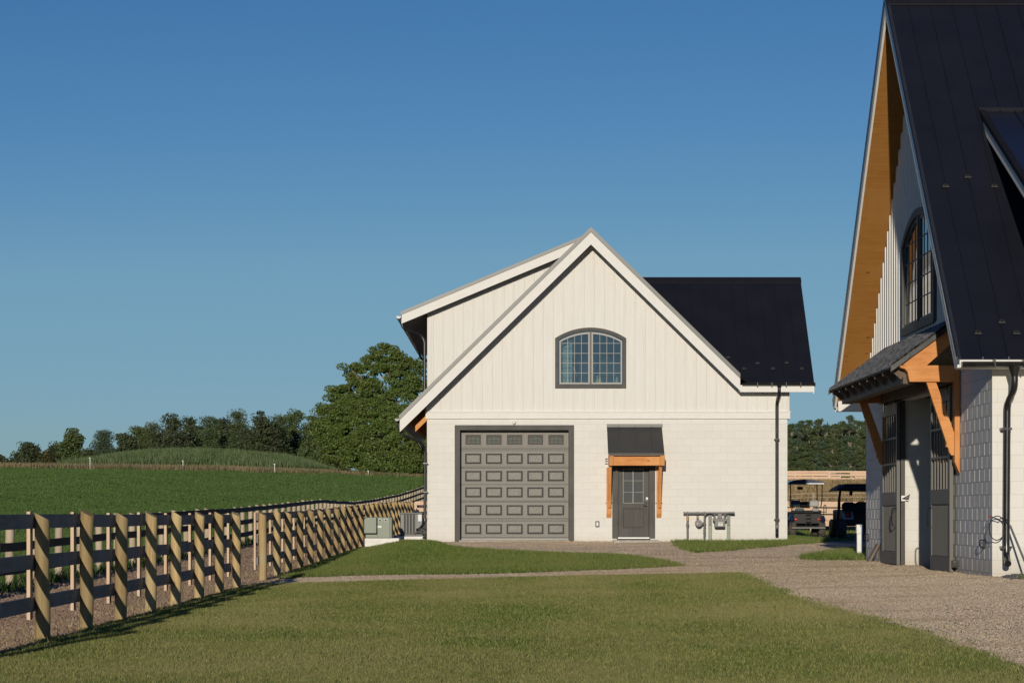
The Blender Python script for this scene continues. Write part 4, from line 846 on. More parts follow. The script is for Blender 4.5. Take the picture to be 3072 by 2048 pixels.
mb = MB(); mb.box(EX+.02, XB, EN+.02, BN, EZ-.13, EZ-.11); mb.build('eave_soffit', m_trimw, B); mb = MB(); mb.box(EX+.02, XB, BF, EF-.02, EZ-.20, EZ-.175); mb.box(EX-.0, BX+.2, BF-.06, BF-.02, EZ-.21, EZ-.0); mb.build('eave_soffit', m_trimw, B)
mb = MB(); gutter(mb, (EX+.02, EN-.10, EZ-.045), (XB, EN-.10, EZ-.045), .08)
for x in np.arange(EX+.5, 12, .45): mb.box(x, x+.02, EN-.185, EN, EZ-.13, EZ-.0)
mb.build('gutter', m_black, B, smooth=True)
mb = MB(); gutter(mb, (EX, EF+.085, EZ-.07), (XB, EF+.085, EZ-.07), .07); mb.build('gutter', m_black, B, smooth=True)
for (sx, sy) in ((2836, 563), (2902.5, 535), (2982, 563), (2933, 1003), (3004.6, 970), (3048, 1003)):
    ky = (HY-sy)/FPX; Y = (EN*bsl-EZ)/(bsl-ky); snow_guard(B, ((sx-CX)*Y/FPX, Y, ky*Y))
# shed dormer low on the near slope
dX, dYt, dZt, ds = 8.07, 41.79, 6.90, .47
dzf = lambda y: dZt-ds*(dYt-y)
mb = MB(); mb.slab([(dX, 37.3, dzf(37.3)), (18, 37.3, dzf(37.3)), (18, dYt, dzf(dYt)), (dX, dYt, dzf(dYt))], (0, 0, -.06))
x = dX+.55
while x < 18: mb.slab([(x, 37.3, dzf(37.3)), (x+.022, 37.3, dzf(37.3)), (x+.022, dYt, dzf(dYt)), (x, dYt, dzf(dYt))], (0, 0, .035)); x += .4
mb.build('dormer_roof', M('glossy_black_seam', (.016, .018, .026), None, 1.2, .24, spec=.7, world=True), B)
mb = MB(); mb.box(dX-.05, 18, dYt-.02, dYt+.12, dZt+.0, dZt+.07); mb.slab([(dX-.05, 37.3, dzf(37.3)+.04), (dX+.05, 37.3, dzf(37.3)+.04), (dX+.05, dYt, dzf(dYt)+.04), (dX-.05, dYt, dzf(dYt)+.04)], (0, 0, -.10)); mb.build('dormer_edge_trim', m_flash, B)
mb = MB(); mb.slab([(dX-.03, 37.3, dzf(37.3)-.07), (dX+.01, 37.3, dzf(37.3)-.07), (dX+.01, dYt-.15, dzf(dYt-.15)-.07), (dX-.03, dYt-.15, dzf(dYt-.15)-.07)], (0, 0, -.19)); mb.build('dormer_rake_board', m_trimw, B)
yf = 37.95; mb = MB(); mb.prism([(yf, bzt(yf)), (yf, dzf(yf)-.2), (dYt-.4, dzf(dYt-.4)-.2)], 'x', dX+.62, dX+.75); siding(mb, 'x', dX+.62, -1, yf, dYt-.5, 3.0, lambda y: dzf(y)-.2, bw=.1, bd=.03); mb.build('dormer_side_wall', m_siding, B)
mb = MB(); mb.box(dX+.75, 17.4, yf, yf+.13, bzt(yf), dzf(yf)-.2); mb.build('dormer_front_wall', m_siding, B)
# arched gable window
wy0, wy1 = 42.55, 46.1; oB = arch(wy0, wy1, 3.35, 5.05, 5.56); iB = arch(wy0+.14, wy1-.14, 3.50, 5.0, 5.42)
mb = MB(); mb.ring(oB, iB, 'x', BX-.055, BX+.16); wB = mb.build('arched_window', m_grey, B)
mb = MB(); mb.box(BX-.04, BX+.1, BR-.045, BR+.045, 3.5, 5.42)
full = (wy0+.14, wy1-.14, 5.0, 5.42); mb.build('mullion', m_mullion, wB)
S = MB()
for a, b in ((wy0+.16, BR-.07), (BR+.07, wy1-.16)):
    n = 10; o = [(a, 3.5), (b, 3.5)]+[(b-(b-a)*i/n, arch_z(b-(b-a)*i/n, *full)) for i in range(n+1)]
    a2, b2 = a+.055, b-.055; i_ = [(a2, 3.56), (b2, 3.56)]+[(b2-(b2-a2)*i/n, arch_z(b2-(b2-a2)*i/n, *full)-.06) for i in range(n+1)]
    S.ring(o, i_, 'x', BX-.012, BX+.006)
    for j in range(1, 4): yy = a2+(b2-a2)*j/4; S.box(BX-.002, BX+.007, yy-.009, yy+.009, 3.56, arch_z(yy, *full)-.06)
    for zz in (3.93, 4.30, 4.67, 5.02): S.box(BX-.001, BX+.0072, a2, b2, zz-.009, zz+.009)
S.build('sash', m_mullion, wB)
pn = MB(); pn.prism(iB, 'x', BX+.008, BX+.018); pn.build('pane', m_barnglass, wB)
# inside of the barn seen through the open doorway
mb = MB(); mb.box(BX+.0, 13, DO1-.003, DO1+.26, -1.3, 2.2); mb.build('inner_block_wall', m_blockB, B)
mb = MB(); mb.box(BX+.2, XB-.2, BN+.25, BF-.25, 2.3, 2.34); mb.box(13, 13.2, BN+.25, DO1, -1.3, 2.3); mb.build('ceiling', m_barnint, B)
MB().box(BX-.02, 13, DO0+.0, DO1+.05, -1.2, -.985).build('floor_slab', m_conc, B)
MB().box(BX-.045, BX+.035, DO1-.055, DO1-.004, -1.0, DH).build('door_jamb', m_grey, B)
MB().box(BX-.045, BX+.21, DO0, DO0+.05, -1.0, DH).build('door_jamb', m_grey, B)
MB().box(BX-.16, BX-.0, 40.5, 48.2, DH+.02, DH+.20).build('door_track', m_brown, B)
# sliding doors
def sliding(y0, y1, near):
    xo, xi = BX-.115, BX-.055; z0, z1 = -.96, 2.12; f = .10
    S = MB(); zm0, zm1 = -.04+.0, .20
    S.box(xo, xi, y0, y0+f, z0, z1); S.box(xo, xi, y1-f, y1, z0, z1); S.box(xo, xi, y0+f, y1-f, z1-.22, z1); S.box(xo, xi, y0+f, y1-f, z0, z0+.24); S.box(xo, xi, y0+f, y1-f, .17, .42)
    r = thing_child('sliding_door', B, (xo, (y0+y1)/2, z0)); S.build('frame', m_dgrey, r)
    pnl = MB(); pnl.box(xo+.025, xi-.01, y0+f, y1-f, z0+.24, .17); n = 26
    for j in range(n):
        yy = y0+f+(y1-y0-2*f)*j/n; pnl.box(xo+.015, xo+.026, yy+.012, yy+(y1-y0-2*f)/n-.012, z0+.25, .16)
    pnl.build('ribbed_panel', m_dgrey, r)
    g = MB(); n = 6
    for j in range(1, n): yy = y0+f+(y1-y0-2*f)*j/n; g.box(xo+.005, xo+.035, yy-.022, yy+.022, .42, z1-.22)
    for zz in (.96, 1.45): g.box(xo+.001, xo+.037, y0+f, y1-f, zz-.02, zz+.02)
    g.build('muntin', m_dgrey, r)
    MB().box(xi-.02, xi-.012, y0+f, y1-f, .42, z1-.22).build('pane', m_barnglass, r)
    hy = y1-.14 if near else y0+.14
    hb = MB(); hb.tube(smoothpath([(xo, hy, .11), (xo-.075, hy, .10), (xo-.075, hy, -.22), (xo, hy, -.23)]), .013, 8); hb.build('handle', m_black, r, smooth=True)
    hk = MB()
    for yy in (y0+.25, y1-.25): hk.box(xo-.01, xo+.02, yy-.03, yy+.03, z1-.12, z1+.16); hk.cyl((xo+.05, yy, z1+.14), (xo-.01, yy, z1+.14), .06, 14)
    hk.build('roller_hanger', m_black, r); return r
def thing_child(name, parent, loc):
    o = bpy.data.objects.new(name, None); C.objects.link(o); o.parent = parent; o.location = Vector(loc)-wloc(parent); o.empty_display_size = .2; return o
m_dgrey = M('dark_grey_door_paint', (.115, .108, .095), (.10, .094, .083), 8, .55, world=True)
sliding(DO0-1.88, DO0+.0, True); sliding(DO1, DO1+1.86, False)
# floor roller at the near door
mb = MB(); p = P(2867, 1690, 40.5); mb.box(p.x-.06, p.x+.11, 40.4, 40.55, p.z-.06, p.z+.06); mb.cyl((p.x, 40.38, p.z), (p.x, 40.57, p.z), .05); tag(mb.build('door_guide_roller', m_black), 'black steel guide roller at the foot of the nearer sliding door', 'roller')
# white latch plate with handle on the doorway edge
lp = thing('latch', 'black lever on a small white plate at the barn doorway edge', 'latch', P(2709, 1494, 46.1)); a, b = P(2703, 1502, 46.1), P(2715, 1486, 46.1); MB().box(a.x, b.x, 46.06, 46.1, a.z, b.z).build('plate', m_whitem, lp)
mb = MB(); mb.tube([P(2707, 1496, 46.06), P(2727, 1486, 46.0), P(2729, 1482, 46.0)], .012, 6); mb.tube([P(2710, 1495, 46.05), P(2727, 1497, 46.0)], .01, 6); mb.build('lever', m_black, lp)

# timber canopy over the sliding doors
K = thing('timber_canopy', 'cedar bracketed canopy with dark corrugated roof over the barn doorway', 'canopy', (BX, 44.2, 1.0))
KN, KF, KX, KZo, KZi = 40.2, 48.15, 6.27, 2.46, 3.27
mb = MB(); n = 60; vs = []; fs = []
for j in range(n*4+1):
    y = KN+(KF-KN)*j/(n*4); o = .022*math.cos(j*math.pi/2)
    vs += [(BX-.035, y, KZi+o), (KX, y, KZo+o), (BX-.035, y, KZi+o-.018), (KX, y, KZo+o-.018)]
for j in range(n*4): a = j*4; fs += [(a, a+1, a+5, a+4), (a+2, a+6, a+7, a+3), (a+1, a+3, a+7, a+5)]
mb.add(vs, fs)
m_kroof = M('glint_flecked_corrugated_metal', (.30, .295, .28), (.05, .05, .05), 12, .4, metal=.3, stretch=(1.2, 4, 1.2), world=True, lo=.42, hi=.6)  # pale flecks in the colour stand in for silver glints
mb.build('corrugated_roof', m_kroof, K)
mb = MB(); mb.slab([(KX-.01, KN-.03, KZo-.02), (BX-.03, KN-.03, KZi-.02), (BX-.03, KN+.0, KZi-.02), (KX-.01, KN+.0, KZo-.02)], (0, 0, -.09)); mb.build('verge_flashing', m_black, K); mb = MB(); mb.slab([(KX-.01, KF, KZo-.02), (BX-.03, KF, KZi-.02), (BX-.03, KF+.03, KZi-.02), (KX-.01, KF+.03, KZo-.02)], (0, 0, -.09)); mb.build('verge_flashing', m_black, K)
mb = MB(); mb.slab([(KX+.04, KN+.02, KZo-.03), (BX-.03, KN+.02, KZi-.055), (BX-.03, KF, KZi-.055), (KX+.04, KF, KZo-.03)], (0, 0, -.02)); mb.build('deck_boards', m_soffitd, K)
MB().box(6.50, 6.68, KN+.26, KF-.2, 2.16, 2.45).build('beam', m_brown, K, bevel=.006)
for i in range(9):                               # rafters with scooped tails
    y = KN+.30+i*(KF-KN-.6)/8
    rz = lambda x: KZo+(KZi-KZo)*(x-KX)/(BX-KX)-.06
    poly = [(KX+.03, rz(KX+.03)), (KX+.03, rz(KX)-.05), (KX+.09, rz(KX)-.07), (KX+.15, rz(KX)-.12), (KX+.20, rz(KX)-.17), (6.62, rz(6.62)-.17), (BX-.03, rz(BX)-.15), (BX-.03, rz(BX-.03))]
    mb = MB(); mb.prism(poly, 'y', y-.035, y+.035); mb.build('rafter', m_brown, K)
for ys_, ye in ((KN+.03, KN+.24), (KF-.22, KF-.02)):
    mc = m_cedarx
    poly = [(6.41, 2.455), (6.42, 2.42), (6.50, 2.395), (6.545, 2.34), (6.555, 2.27), (6.575, 2.185), (BX-.10, 2.185), (BX-.10, 2.455)]
    mb = MB(); mb.prism(poly, 'y', ys_, ye); mb.build('arm', mc, K, bevel=.005)
    mb = MB(); mb.hexa([(6.45, ys_+.02, 2.455), (6.45, ye-.02, 2.455), (BX-.10, ye-.02, 3.13), (BX-.10, ys_+.02, 3.13)], [(6.86, ys_+.02, 2.456), (6.86, ye-.02, 2.456), (BX-.10, ye-.02, 2.86), (BX-.10, ys_+.02, 2.86)]); mb.build('rafter', mc, K)
    mb = MB(); poly = [(6.86, 2.185), (7.02, 2.185), (BX-.09, 1.32), (BX-.09, .98), (BX-.14, .965), (BX-.18, 1.02), (BX-.20, 1.10), (BX-.235, 1.115), (BX-.225, 1.17)]; mb.prism(poly, 'y', ys_+.05, ye-.05); mb.build('brace', mc, K, bevel=.004)
    mb = MB(); mb.prism([(BX-.10, 3.1), (BX-.10, .86), (BX-.015, .66), (BX-.015, 3.1)], 'y', ys_, ye); mb.build('wall_post', m_cedarz, K, bevel=.004)
mb = MB()
for i in range(4): mb.tube([(6.9, 41.8+i*1.6, 2.45), (6.9, 41.8+i*1.6, 2.28)], .015, 6)
mb.build('hanging_hook', m_black, K)

# barn corner downspout and what hangs there
DP = MB(); pts = [P(3044, 1105, 37.1), P(3044, 1165, 37.1), P(3022, 1210, 37.45), P(3019, 1640, 37.45), P(3020, 1672, 37.42), P(3024, 1690, 37.2)]
DP.tube(smoothpath(pts), .052, 14); DP.tube([pts[0]+Vector((0, 0, .05)), pts[0]+Vector((0, 0, -.12))], [.10, .055], 14)
for yy in (1286, 1641): p = P(3019, yy, 37.45); DP.box(p.x-.078, p.x+.078, 37.40, BN, p.z-.018, p.z+.018)
DP.build('downspout', m_black, B, smooth=True)
hs_ = MB(); cpos = P(2990, 1583, 37.40); pts = []
for i in range(34):
    a = math.radians(60-i*400/33); pts.append(cpos+Vector((.128*math.cos(a)+.006*math.sin(i*.4), -.0-.002*i, .185*math.sin(a))))
hs_.tube([P(2967, 1547, 37.3), P(2982, 1552, 37.35), P(3000, 1558, 37.38)]+pts[:1], .008, 8); hs_.tube(pts, .008, 8); hs_.tube([pts[0], P(3018, 1555, 37.3), P(3030, 1576, 37.25)], .008, 8)
ho = hs_.build('hose', m_rubber, smooth=True); tag(ho, 'thin black hose looped at the barn corner by the downspout', 'hose')
MB().cyl(P(2966, 1547, 37.3), P(2972, 1549, 37.31), .010, 8).build('red_tip', m_red, ho)
cd = MB(); cd.tube([P(3030, 1575, 37.25), P(3080, 1697, 36.9)], .017, 10); tag(cd.build('conduit_pipe', m_pipe, smooth=True), 'slanting grey pipe leaning against the barn wall right of the downspout', 'pipe')
for sx, y, yb_, lb in ((2955, 1643, 1617, 'black pull handle low on the gable wall near the barn corner'), (2606, 1620, 1600, 'black pull handle low on the gable wall left of the farther door')):
    Y = BX*FPX/(sx-CX); z0, z1 = (HY-y)*Y/FPX, (HY-yb_)*Y/FPX; o = MB(); o.box(BX-.02, BX, Y-.05, Y+.05, z0, z1); o.tube(smoothpath([(BX-.02, Y, z1-.01), (BX-.09, Y, z1-.01), (BX-.08, Y-.02, z0), (BX-.02, Y, z0+.01)]), .01, 6); o.build('pull_handle', m_black, B)
# leaning plank
pk = MB(); q = P(2621, 1682, 49.6); t = P(2633, 1629, 49.4); pk.hexa([(7.20, 49.3, h1(7.2, 49.3)-.02), (7.20, 49.62, h1(7.2, 49.6)-.02), (7.25, 49.62, h1(7.2, 49.6)-.02), (7.25, 49.3, h1(7.2, 49.3)-.02)], [(7.345, 48.85, -.60), (7.345, 49.15, -.60), (7.395, 49.15, -.60), (7.395, 48.85, -.60)])
tag(pk.build('plank', m_plank), 'short grey board leaning on the block wall left of the farther sliding door', 'plank')
# bollard
bp = P(2578.5, 1667, 54.2); gz_ = h1(bp.x, 54.2); bo = thing('bollard', 'square white post with a wider cap at the rear barn corner', 'bollard', (bp.x, 54.2, gz_))
MB().box(bp.x-.062, bp.x+.062, 54.14, 54.26, gz_-.05, gz_+.53).build('post', m_whitem, bo, bevel=.01); MB().box(bp.x-.075, bp.x+.07, 54.125, 54.275, gz_+.53, gz_+.735).build('cap', m_whitem, bo, bevel=.012); MB().box(bp.x+.0, bp.x+.012, 54.12, 54.125, gz_+.68, gz_+.73).build('slot', m_black, bo)
# dark stones by the downspout
st = MB()
for i in range(420):
    a = random.random(); x = 7.43+random.random()**.9*1.9; y = 36.3+random.random()*1.25; hgt = .10*max(0, 1-abs(y-37.0)/.8)*min(1, (x-7.40)*2)
    r = random.uniform(.022, .05); n = len(st.v); st.ball((x, y, h1(x, y)+hgt*random.random()+.01), r, 5, 3, (1, random.uniform(.7, 1.2), random.uniform(.5, .9)))
tag(st.build('stones', m_stone), 'dark crushed stones heaped at the foot of the barn downspout', 'stones', kind='stuff')
n0 = 500; y = RNG.uniform(36.0, 36.7, n0); x = RNG.uniform(7.6, 8.6, n0)
blades('weed_tuft', x, y, H(x, y), RNG.uniform(.03, .14, n0), .014, m_blade2, 1.1, 'sparse green weeds in front of the dark stones', 'weeds')

# ================================================================== FENCES
def post_mesh(r, h, slant=.075, n=16, seed=0):
    mb = MB(); R = random.Random(seed); vs = []; lv = [-.25, 0, .35, .7, 1.05, h]
    for k, z in enumerate(lv):
        dx, dy = R.uniform(-.006, .006), R.uniform(-.006, .006); rr = r*(1+R.uniform(-.03, .03))*(1-.03*k/5)
        for i in range(n):
            a = 2*math.pi*i/n; zz = z if k < len(lv)-1 else h-slant*(math.cos(a)+1)/2
            vs.append((dx+rr*math.cos(a), dy+rr*math.sin(a), zz))
    fs = [(k*n+i, k*n+(i+1) % n, k*n+n+(i+1) % n, k*n+n+i) for k in range(len(lv)-1) for i in range(n)]; fs += [tuple(range((len(lv)-1)*n, len(lv)*n)), tuple(range(n))[::-1]]
    mb.add(vs, fs); return mb
def mk(name, mesh, parent, loc, rz=0):
    o = bpy.data.objects.new(name, mesh); C.objects.link(o); o.parent = parent; o.location = Vector(loc)-wloc(parent); o.rotation_euler = (0, 0, rz); return o
def temp_mesh(mb, mat, smooth=True):
    o = mb.build('tmp', mat, smooth=smooth); me = o.data; bpy.data.objects.remove(o); return me
pmesh = [temp_mesh(post_mesh(.078, 1.34, .085, 18, s), m_post) for s in range(5)]
pfar = [temp_mesh(post_mesh(.085, 1.36, .06, 10, s), m_postfar) for s in range(3)]
fmesh = temp_mesh(MB().box(-.018, .018, -.07, .07, .22, 1.325), m_face, False)
def rail_mb(pts, zoff, h, th, ax='x'):          # a board following the fence line pts=[(x,y,zground)]
    mb = MB()
    for (x0, y0, z0), (x1, y1, z1) in zip(pts[:-1], pts[1:]):
        d = Vector((x1-x0, y1-y0, 0)).normalized(); s = Vector((d.y, -d.x, 0))*th/2
        a = Vector((x0, y0, z0+zoff)); b = Vector((x1, y1, z1+zoff)); u = Vector((0, 0, h))
        mb.hexa([a-s, a+s, b+s, b-s], [a-s+u, a+s+u, b+s+u, b-s+u])
    return mb
RAILS = (.31, .735, 1.155)
def board_fence(name, label, xy, pm, rmat, span, face=True, group=None, rh=.148, roff=-.105, zs=RAILS):
    g = [(x, y, h1(x, y)) for x, y in xy]; g = [(x, y, z) for x, y, z in g]
    F = thing(name, label, 'fence', g[0], group)
    for i, (x, y, z) in enumerate(g): mk('post', pm[(i*3+i//5) % len(pm)], F, (x+random.uniform(-.012, .012), y, z+random.uniform(-.03, .02)), random.uniform(-.5, .5)).rotation_euler = (random.uniform(-.014, .014), random.uniform(-.014, .014), random.uniform(-.45, .45))
    for i in range(0, len(g)-1, span):
        seg = [(x+roff, y, z+random.uniform(-.004, .004)) for x, y, z in g[i:i+span+1]]
        if len(seg) < 2: continue
        for zz in zs: rail_mb(seg, zz+random.uniform(-.006, .006), rh, .032).build('rail', rmat, F)
    if face:
        for x, y, z in g: mk('facing_board', fmesh, F, (x+roff-.036, y+.0, z))
    return F
zA = [22.45, 24.93, 27.4, 29.83, 32.25, 34.75, 37.35, 39.85, 42.4]
board_fence('board_fence', 'near run of dark board fence on round posts left of the front lawn', [(-4.8, v) for v in [20.0]+zA], pmesh, m_rail, 2, group='round post board fences along the lane')
zB = [46.8, 49.6, 52.15, 54.75, 57.3, 59.95, 62.55, 65.1, 67.7]+[67.7+2.6*k for k in range(1, 17)]
board_fence('board_fence', 'run of round post board fence beyond the gap, leading past the garage', [(float(np.interp(v, [46.8, 110], [-4.80, -4.52])), v) for v in zB], pmesh, m_rail, 1, group='round post board fences along the lane')
def f2x(v): return float(np.interp(v, [0, 150, 165, 180, 205], [-9.3, -9.3, -9.0, -8.5, -7.5]))
board_fence('board_fence', 'long black railed fence between the lane and the green field', [(f2x(v), v) for v in np.arange(28, 207, 2.44)], pfar, m_raild, 5, face=False, rh=.16, roff=.11, group='round post board fences along the lane')
# cross fence closing the lane at its far end
def pine_fence(label, x0, x1, Y, step, zs, rh, zoff=0, top=1.3, mat=None, group=None, pmat=None):
    F = thing('paddock_fence', label, 'fence', (x0, Y, h1(x0, Y)), group); n = int((x1-x0)/step)
    pm_ = temp_mesh(MB().box(-.06, .06, -.05, .05, -.2, top), pmat or m_pinex, False)
    for i in range(n+1): x = x0+i*step; mk('post', pm_, F, (x, Y+.07, h1(x, Y)+zoff))
    for z in zs:
        mb = MB()
        for i in range(n):
            xa_, xb_ = x0+i*step, x0+(i+1)*step; za, zb_ = h1(xa_, Y)+zoff+z, h1(xb_, Y)+zoff+z
            mb.hexa([(xa_, Y, za), (xb_-.01, Y, zb_), (xb_-.01, Y+.03, zb_), (xa_, Y+.03, za)], [(xa_, Y, za+rh), (xb_-.01, Y, zb_+rh), (xb_-.01, Y+.03, zb_+rh), (xa_, Y+.03, za+rh)])
        mb.build('rail', mat or m_pinex, F)
    return F
pine_fence('pale new pine fence closing the lane behind the condenser', -4.4, 1.6, 111, 1.2, (.55, .85, 1.15), .17, zoff=.0)
pine_fence('close boarded new pine fence right behind the golf carts', 8.5, 30, 108, 2.4, (.25, .50, .80, 1.10), .235, top=1.37)
pine_fence('thin dark rail fence at the foot of the dry slope', 9.0, 32, 121, 3.0, (.30, .50), .045, zoff=-.15, top=.55, mat=m_plank, pmat=m_plank)
pine_fence('pale pine ring fence on top of the slope below the pines', 25, 50, 262, 3.0, (.05, .42, .80, 1.15), .20, top=1.38)
pine_fence('second pale pine fence just behind the ring fence', 26, 52, 275, 2.0, (.30, .70, 1.10), .18, top=1.3)
F = thing('jump_fence', 'grey slanting poles of a jump inside the ring fence', 'jump', (36.3, 266, 3.3)); mb = MB(); mb.tube([P(2490, 1412, 266), P(2565, 1430, 266)], .09, 6); mb.tube([P(2485, 1421, 266), P(2520, 1421, 266)], .05, 6); mb.build('pole', m_pipe, F)
for xx in (2488, 2521): MB().tube([P(xx, 1416, 266), P(xx, 1448, 266)], .06, 6).build('stand', m_whitem, F)
for xx, lb in ((2527, 'leftmost of three dark clipped evergreens inside the ring fence'), (2536, 'middle of three dark clipped evergreens inside the ring fence'), (2545, 'rightmost of three dark clipped evergreens inside the ring fence')):
    p = P(xx, 1426, 266); o = MB(); o.tube([p+Vector((0, 0, -.6)), p, p+Vector((0, 0, .5)), p+Vector((0, 0, .95))], [.18, .2, .13, .02], 7); tag(o.build('evergreen_shrub', m_weed), lb, 'shrub', 'clipped evergreens in the ring')
# white electric fence posts along the field edge
for (sx, ya, yb_), lb in zip(((270, 1402, 1373), (549, 1408, 1382), (824, 1417, 1392), (1105, 1428, 1412)), ('leftmost white electric fence post at the far field edge', 'second white electric fence post from the left at the field edge', 'third white electric fence post, below the reedy mound', 'last thin fence post, below the large leafy tree')):
    p = P(sx, ya, 240.5); q_ = P(sx, yb_, 240.5); mb = MB(); mb.cyl((p.x, p.y, p.z-.4), (q_.x, q_.y, q_.z), .035, 8); mb.box(q_.x-.10, q_.x+.03, q_.y-.03, q_.y+.03, q_.z-.02, q_.z+.04)
    tag(mb.build('fence_post', m_whitem), lb, 'fence post', 'white posts along the field edge')

# ================================================================== TREES
def tree_mesh_leaves(lobes, n, size, mat, name, needles=False, seed=1, fill=.55, pc=70, spread=4.2, flat=.55):
    """lobes: (cx,cy,cz,rx,ry,rz) ; leaves gather in clumps on and inside the lobes"""
    R = np.random.default_rng(seed); vol = np.array([l[3]*l[4]*l[5]*(l[6] if len(l) > 6 else 1) for l in lobes])**.67; cnt = np.maximum(3, (n/pc*vol/vol.sum()).astype(int)); ctr = []
    for l, c in zip(lobes, cnt):
        d = R.normal(size=(c, 3)); d /= np.linalg.norm(d, axis=1)[:, None]; r = R.uniform(fill, 1.05, c)[:, None]
        ctr.append(np.array(l[:3])+d*r*np.array(l[3:6]))
    ctr = np.concatenate(ctr); per = max(8, n//len(ctr)); sp = size*spread
    g3 = R.normal(size=(len(ctr)*per, 3)); g3 /= np.maximum(1, np.linalg.norm(g3, axis=1)/1.5)[:, None]; pos = np.repeat(ctr, per, 0)+g3*np.array([sp, sp, sp*flat])*np.repeat(R.uniform(.5, 1.15, len(ctr)), per)[:, None]
    m = len(pos); u = R.normal(size=(m, 3)); u /= np.linalg.norm(u, axis=1)[:, None]; w_ = R.normal(size=(m, 3)); v = np.cross(u, w_); v /= np.linalg.norm(v, axis=1)[:, None]
    s = size*R.uniform(.6, 1.3, m)[:, None]; wd = .22 if needles else .55
    q = np.stack([pos-u*s, pos+v*s*wd, pos+u*s, pos-v*s*wd], 1)
    return fast_mesh(name, q.reshape(-1, 3), np.arange(4*m).reshape(-1, 4), mat, 4)
def trunk_mb(h, r, lobes, seed):
    R = random.Random(seed); mb = MB(); pts = [Vector((0, 0, -.4))]
    for k in range(1, 7): pts.append(Vector((R.uniform(-.03, .03)*h*.3, R.uniform(-.03, .03)*h*.3, h*k/6)))
    mb.tube(pts, [r*(1.15-.95*k/6) for k in range(7)], 8)
    for l in lobes:
        e = Vector(l[:3]); zb = max(h*.12, min(h*.85, e.z-abs(e.x)*.7-l[5]*.5)); b = Vector((0, 0, zb)); mid = (b+e)/2+Vector((0, 0, -.08*h*R.random()))
        mb.tube([b, mid, e], [r*.45, r*.3, r*.10], 6)
        for _ in range(3):
            d = Vector((R.uniform(-1, 1)*l[3], R.uniform(-1, 1)*l[4], R.uniform(-.3, 1)*l[5]))*.85; mb.tube([mid.lerp(e, .5), e+d], [r*.15, r*.04], 5)
    return mb
m_l1 = foliage('maple_leaves', (.072, .118, .024), (.14, .20, .042), (.12, .145, .036), .22, .35)
m_l2 = foliage('dark_hedgerow_leaves', (.046, .066, .028), (.082, .105, .044), (.072, .082, .038), .25, .15)
m_l3 = foliage('mid_green_leaves', (.070, .105, .032), (.125, .165, .05), (.080, .105, .035), .28, .2)
m_l4 = foliage('russet_leaves', (.075, .072, .028), (.10, .095, .036), (.060, .072, .024), .28, .2)
m_n1 = foliage('pine_needles', (.052, .080, .030), (.105, .145, .050), (.090, .105, .040), .18, .22)
m_n2 = foliage('blue_green_needles', (.055, .090, .050), (.095, .135, .075), (.065, .095, .050), .18, .2)
def make_tree(label, name, x, y, lobes, h, r, n, size, lm, tm, cat='tree', seed=1, needles=False, group=None, fill=.55, z=None, **kw):
    T = thing(name, label, cat, (x, y, (h1(x, y) if z is None else z)), group)
    link_mesh('crown', tree_mesh_leaves(lobes, n, size, lm, 'crown', needles, seed, fill, **kw), T)
    trunk_mb(h, r, lobes, seed).build('trunk', tm, T, local=True, smooth=True); return T
# the big leafy tree beside the garage: lobes read from the photo at 247 m
TY = 247.0; tk = TY/FPX; tx0 = (1178-CX)*tk; tz0 = h1(tx0, TY)
def lob(sx, sy, rx, rz, dy=0): return ((sx-1178)*tk, dy, (HY-sy)*tk-tz0, rx*tk, rx*tk*.8, rz*tk)
big = [lob(1160, 1060, 42, 28), lob(1120, 1085, 35, 30, .6), lob(1200, 1090, 40, 30, -.5), lob(1245, 1110, 40, 34, .8), lob(1055, 1110, 34, 20, -.6), lob(1090, 1140, 50, 30, .5), lob(1165, 1120, 45, 25, -1.2), lob(1230, 1160, 50, 36, -.6),
       lob(1010, 1185, 42, 26, .4), lob(1060, 1180, 55, 34, -1), lob(1130, 1180, 60, 34, 1), lob(1200, 1210, 60, 36, -1.4), lob(1270, 1190, 40, 40, .5),
       lob(985, 1240, 35, 36, 0), lob(1040, 1240, 60, 40, -1.6), lob(1110, 1240, 60, 40, -2), lob(1190, 1260, 70, 42, -2), lob(1270, 1270, 50, 50, 0),
       lob(990, 1300, 45, 46, -.5), lob(1060, 1310, 65, 46, -2.2), lob(1140, 1320, 70, 46, -2.8), lob(1220, 1325, 70, 46, -2.2), lob(1290, 1330, 50, 50, 0),
       lob(1010, 1360, 40, 34, -.6), lob(1080, 1370, 60, 34, -2.2), lob(1150, 1380, 60, 30, -2.8), lob(1230, 1385, 60, 34, -2), lob(1300, 1385, 40, 40, 0), lob(1120, 1408, 34, 16, -2.4), lob(1190, 1405, 40, 18, -2.8)]
big = [b_+((.45,) if i_ < 12 else (1,)) for i_, b_ in enumerate(big)]
make_tree('largest tree, broad leafy crown standing close left of the garage', 'broadleaf_tree', tx0, TY, big, 11.6, .34, 170000, .125, m_l1, m_barkp, seed=3, fill=.62, pc=150, spread=3.9, flat=.5)
def round_lobes(w, h, zb, R, n=7, cone=False):
    L = []
    for i in range(n):
        t = (i+.5)/n; z = zb+(h-zb)*t; ww = w*(1-t*.92) if cone else w*math.sin(math.pi*min(.93, .18+t*.75)); 
        k = 3 if ww > w*.45 else 2
        for j in range(k): a = R.uniform(0, 6.28); L.append((math.cos(a)*ww*.5, math.sin(a)*ww*.5, z, ww*.55, ww*.55, (h-zb)/n*1.15))
    L.append((0, 0, h-(h-zb)/n*.5, w*.22, w*.22, (h-zb)/n*.7)); return L
